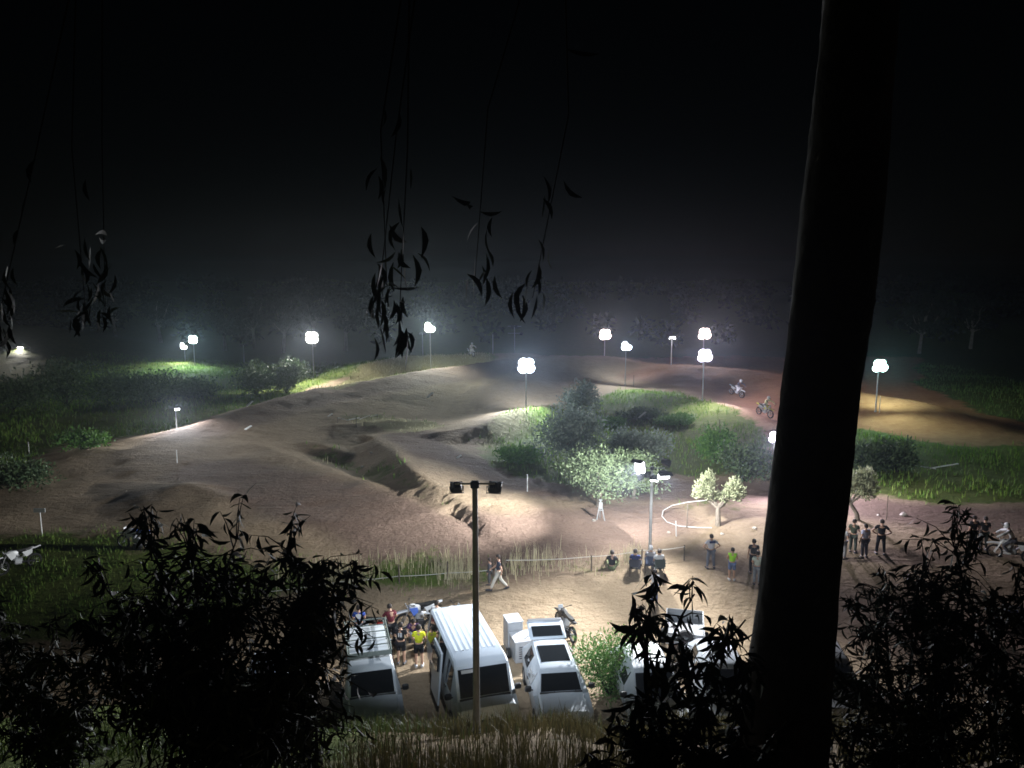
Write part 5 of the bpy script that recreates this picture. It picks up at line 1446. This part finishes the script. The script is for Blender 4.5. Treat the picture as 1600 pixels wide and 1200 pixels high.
# loop of white pipe
pp = [(1108, 796), (1075, 798), (1050, 801), (1036, 806), (1034, 812), (1042, 819), (1060, 824), (1090, 826), (1112, 826)]
P0 = [on_ground(*q) for q in pp]
lp = thing('pipe_loop', 'white plastic pipe bent in a loop round the dark post', 'pipe', P0[0])
m = MB(); m.path([q - P0[0] + V3(0, 0, (.55, .5, .42, .3, .2, .12, .08, .06, .05)[i]) for i, q in enumerate(P0)], .02, 7); m.build('pipe', M['white_tape'], lp, 60)
for i in (1, 3):
    m = MB(); m.path([P0[i] - P0[0] - V3(0, 0, .1), P0[i] - P0[0] + V3(0, 0, .42)], .015, 5); m.build('peg', M['wood_post'], lp)
# white A shaped stand
g = on_ground(938, 812); t = thing('trestle', 'narrow white A shaped trestle under the broad lit olive tree', 'trestle', g)
for dx, dy in ((-.22, -.15), (.22, -.15), (.0, .25)):
    m = MB(); m.path([(dx, dy, -.03), (0, 0, 1.1)], .03, 6); m.build('leg', M['white_board'], t)
m = MB(); m.box((0, 0, 1.1), (.18, .12, .06), bev=.01); m.build('top', M['white_board'], t)
m = MB(); m.box((0, -.07, .55), (.3, .03, .05), bev=.006); m.build('brace', M['white_board'], t)
m = MB(); m.box((0, -.1, .82), (.2, .02, .4), (R(8), 0, 0), bev=.006); m.build('panel', M['white_board'], t)
# fallen white boards and scraps of track marking
def plank(px, py, L, w, yaw, label, z=.08, tilt=0.0, name='white_board'):
    g = on_ground(px, py); t = thing(name, label, 'board', g + V3(0, 0, z), R(yaw), 'white boards lying about the track')
    m = MB(); m.box((0, 0, 0), (L, w, .05), (0, R(tilt), 0), bev=.012); m.build('plank', M['white_board'], t)
    m = MB(); m.box((L * .3, 0, -.04), (.05, w * .8, .06), (0, R(tilt), 0)); m.build('batten', M['wood_post'], t)
plank(1442, 735, 1.6, .12, -14, 'left one of two white boards on the dim grass', .25, 6)
plank(1474, 735, 2.2, .14, 10, 'right one of two white boards on the dim grass', .3, -6)
plank(672, 622, .75, .35, 40, 'small white board on the big dark jump face', .3, -35)
plank(390, 636, .7, .3, 40, 'small white board at the upper edge of the left straight', .3, -35)
plank(388, 672, .6, .3, 40, 'dull white board below the left straight', .2, -25)
plank(516, 652, .5, .3, 30, 'small white board at the start of the middle lane', .2, -30)
plank(1003, 664, .9, .2, 30, 'thin white board among the infield bushes', .9, -30)
plank(717, 716, .4, .25, 20, 'tiny white board in the rutted middle lane', .12, -30)
tp = [(528, 661), (545, 663), (562, 660), (578, 658), (590, 655)]
P0 = [on_ground(*q) for q in tp]
t = thing('barrier_tape', 'pale tape strung low beside the middle lane', 'tape', P0[0])
for a, b_ in zip(P0[:-1], P0[1:]):
    m = MB(); m.box((a + b_) / 2 - P0[0] + V3(0, 0, .4), ((b_ - a).length, .01, .09), (0, 0, math.atan2((b_ - a).y, (b_ - a).x))); m.build('tape_length', M['white_tape'], t)
for q in (P0[0], P0[-1]):
    m = MB(); m.path([q - P0[0] - V3(0, 0, .1), q - P0[0] + V3(0, 0, .5)], .02, 5); m.build('peg', M['wood_post'], t)
# loose stones on the track edges
def stone(px, py, r, label):
    g = on_ground(px, py); m = MB()
    bm = bmesh.new(); bmesh.ops.create_icosphere(bm, subdivisions=2, radius=r)
    for v in bm.verts: v.co *= random.uniform(.78, 1.15); v.co.z *= .7
    me = bpy.data.meshes.new('stone'); bm.to_mesh(me); bm.free(); me.materials.append(STONE)
    o = link(bpy.data.objects.new('stone', me)); o.location = g + V3(0, 0, r * .3); tag(o, label, 'stone', 'loose stones beside the track')
STONE = mat('pale_stone', (.42, .38, .33), .9, .1, noise=(8, .2))
for px, py, r, lb in [(1179, 826, .12, 'pale stone at the foot of the two tufted olive tree'), (1412, 806, .2, 'pale round stone right of the slanting olive tree'), (1128, 835, .1, 'small stone below the two tufted olive tree'),
                      (1045, 833, .1, 'small stone beside the short white stake'), (1372, 806, .1, 'small stone under the slanting olive tree'), (566, 730, .12, 'small stone on the shaded ridge flank'), (580, 708, .12, 'stone at the dark cut of the middle berm'), (928, 814, .12, 'pale stone left of the white trestle')]:
    stone(px, py, r, lb)
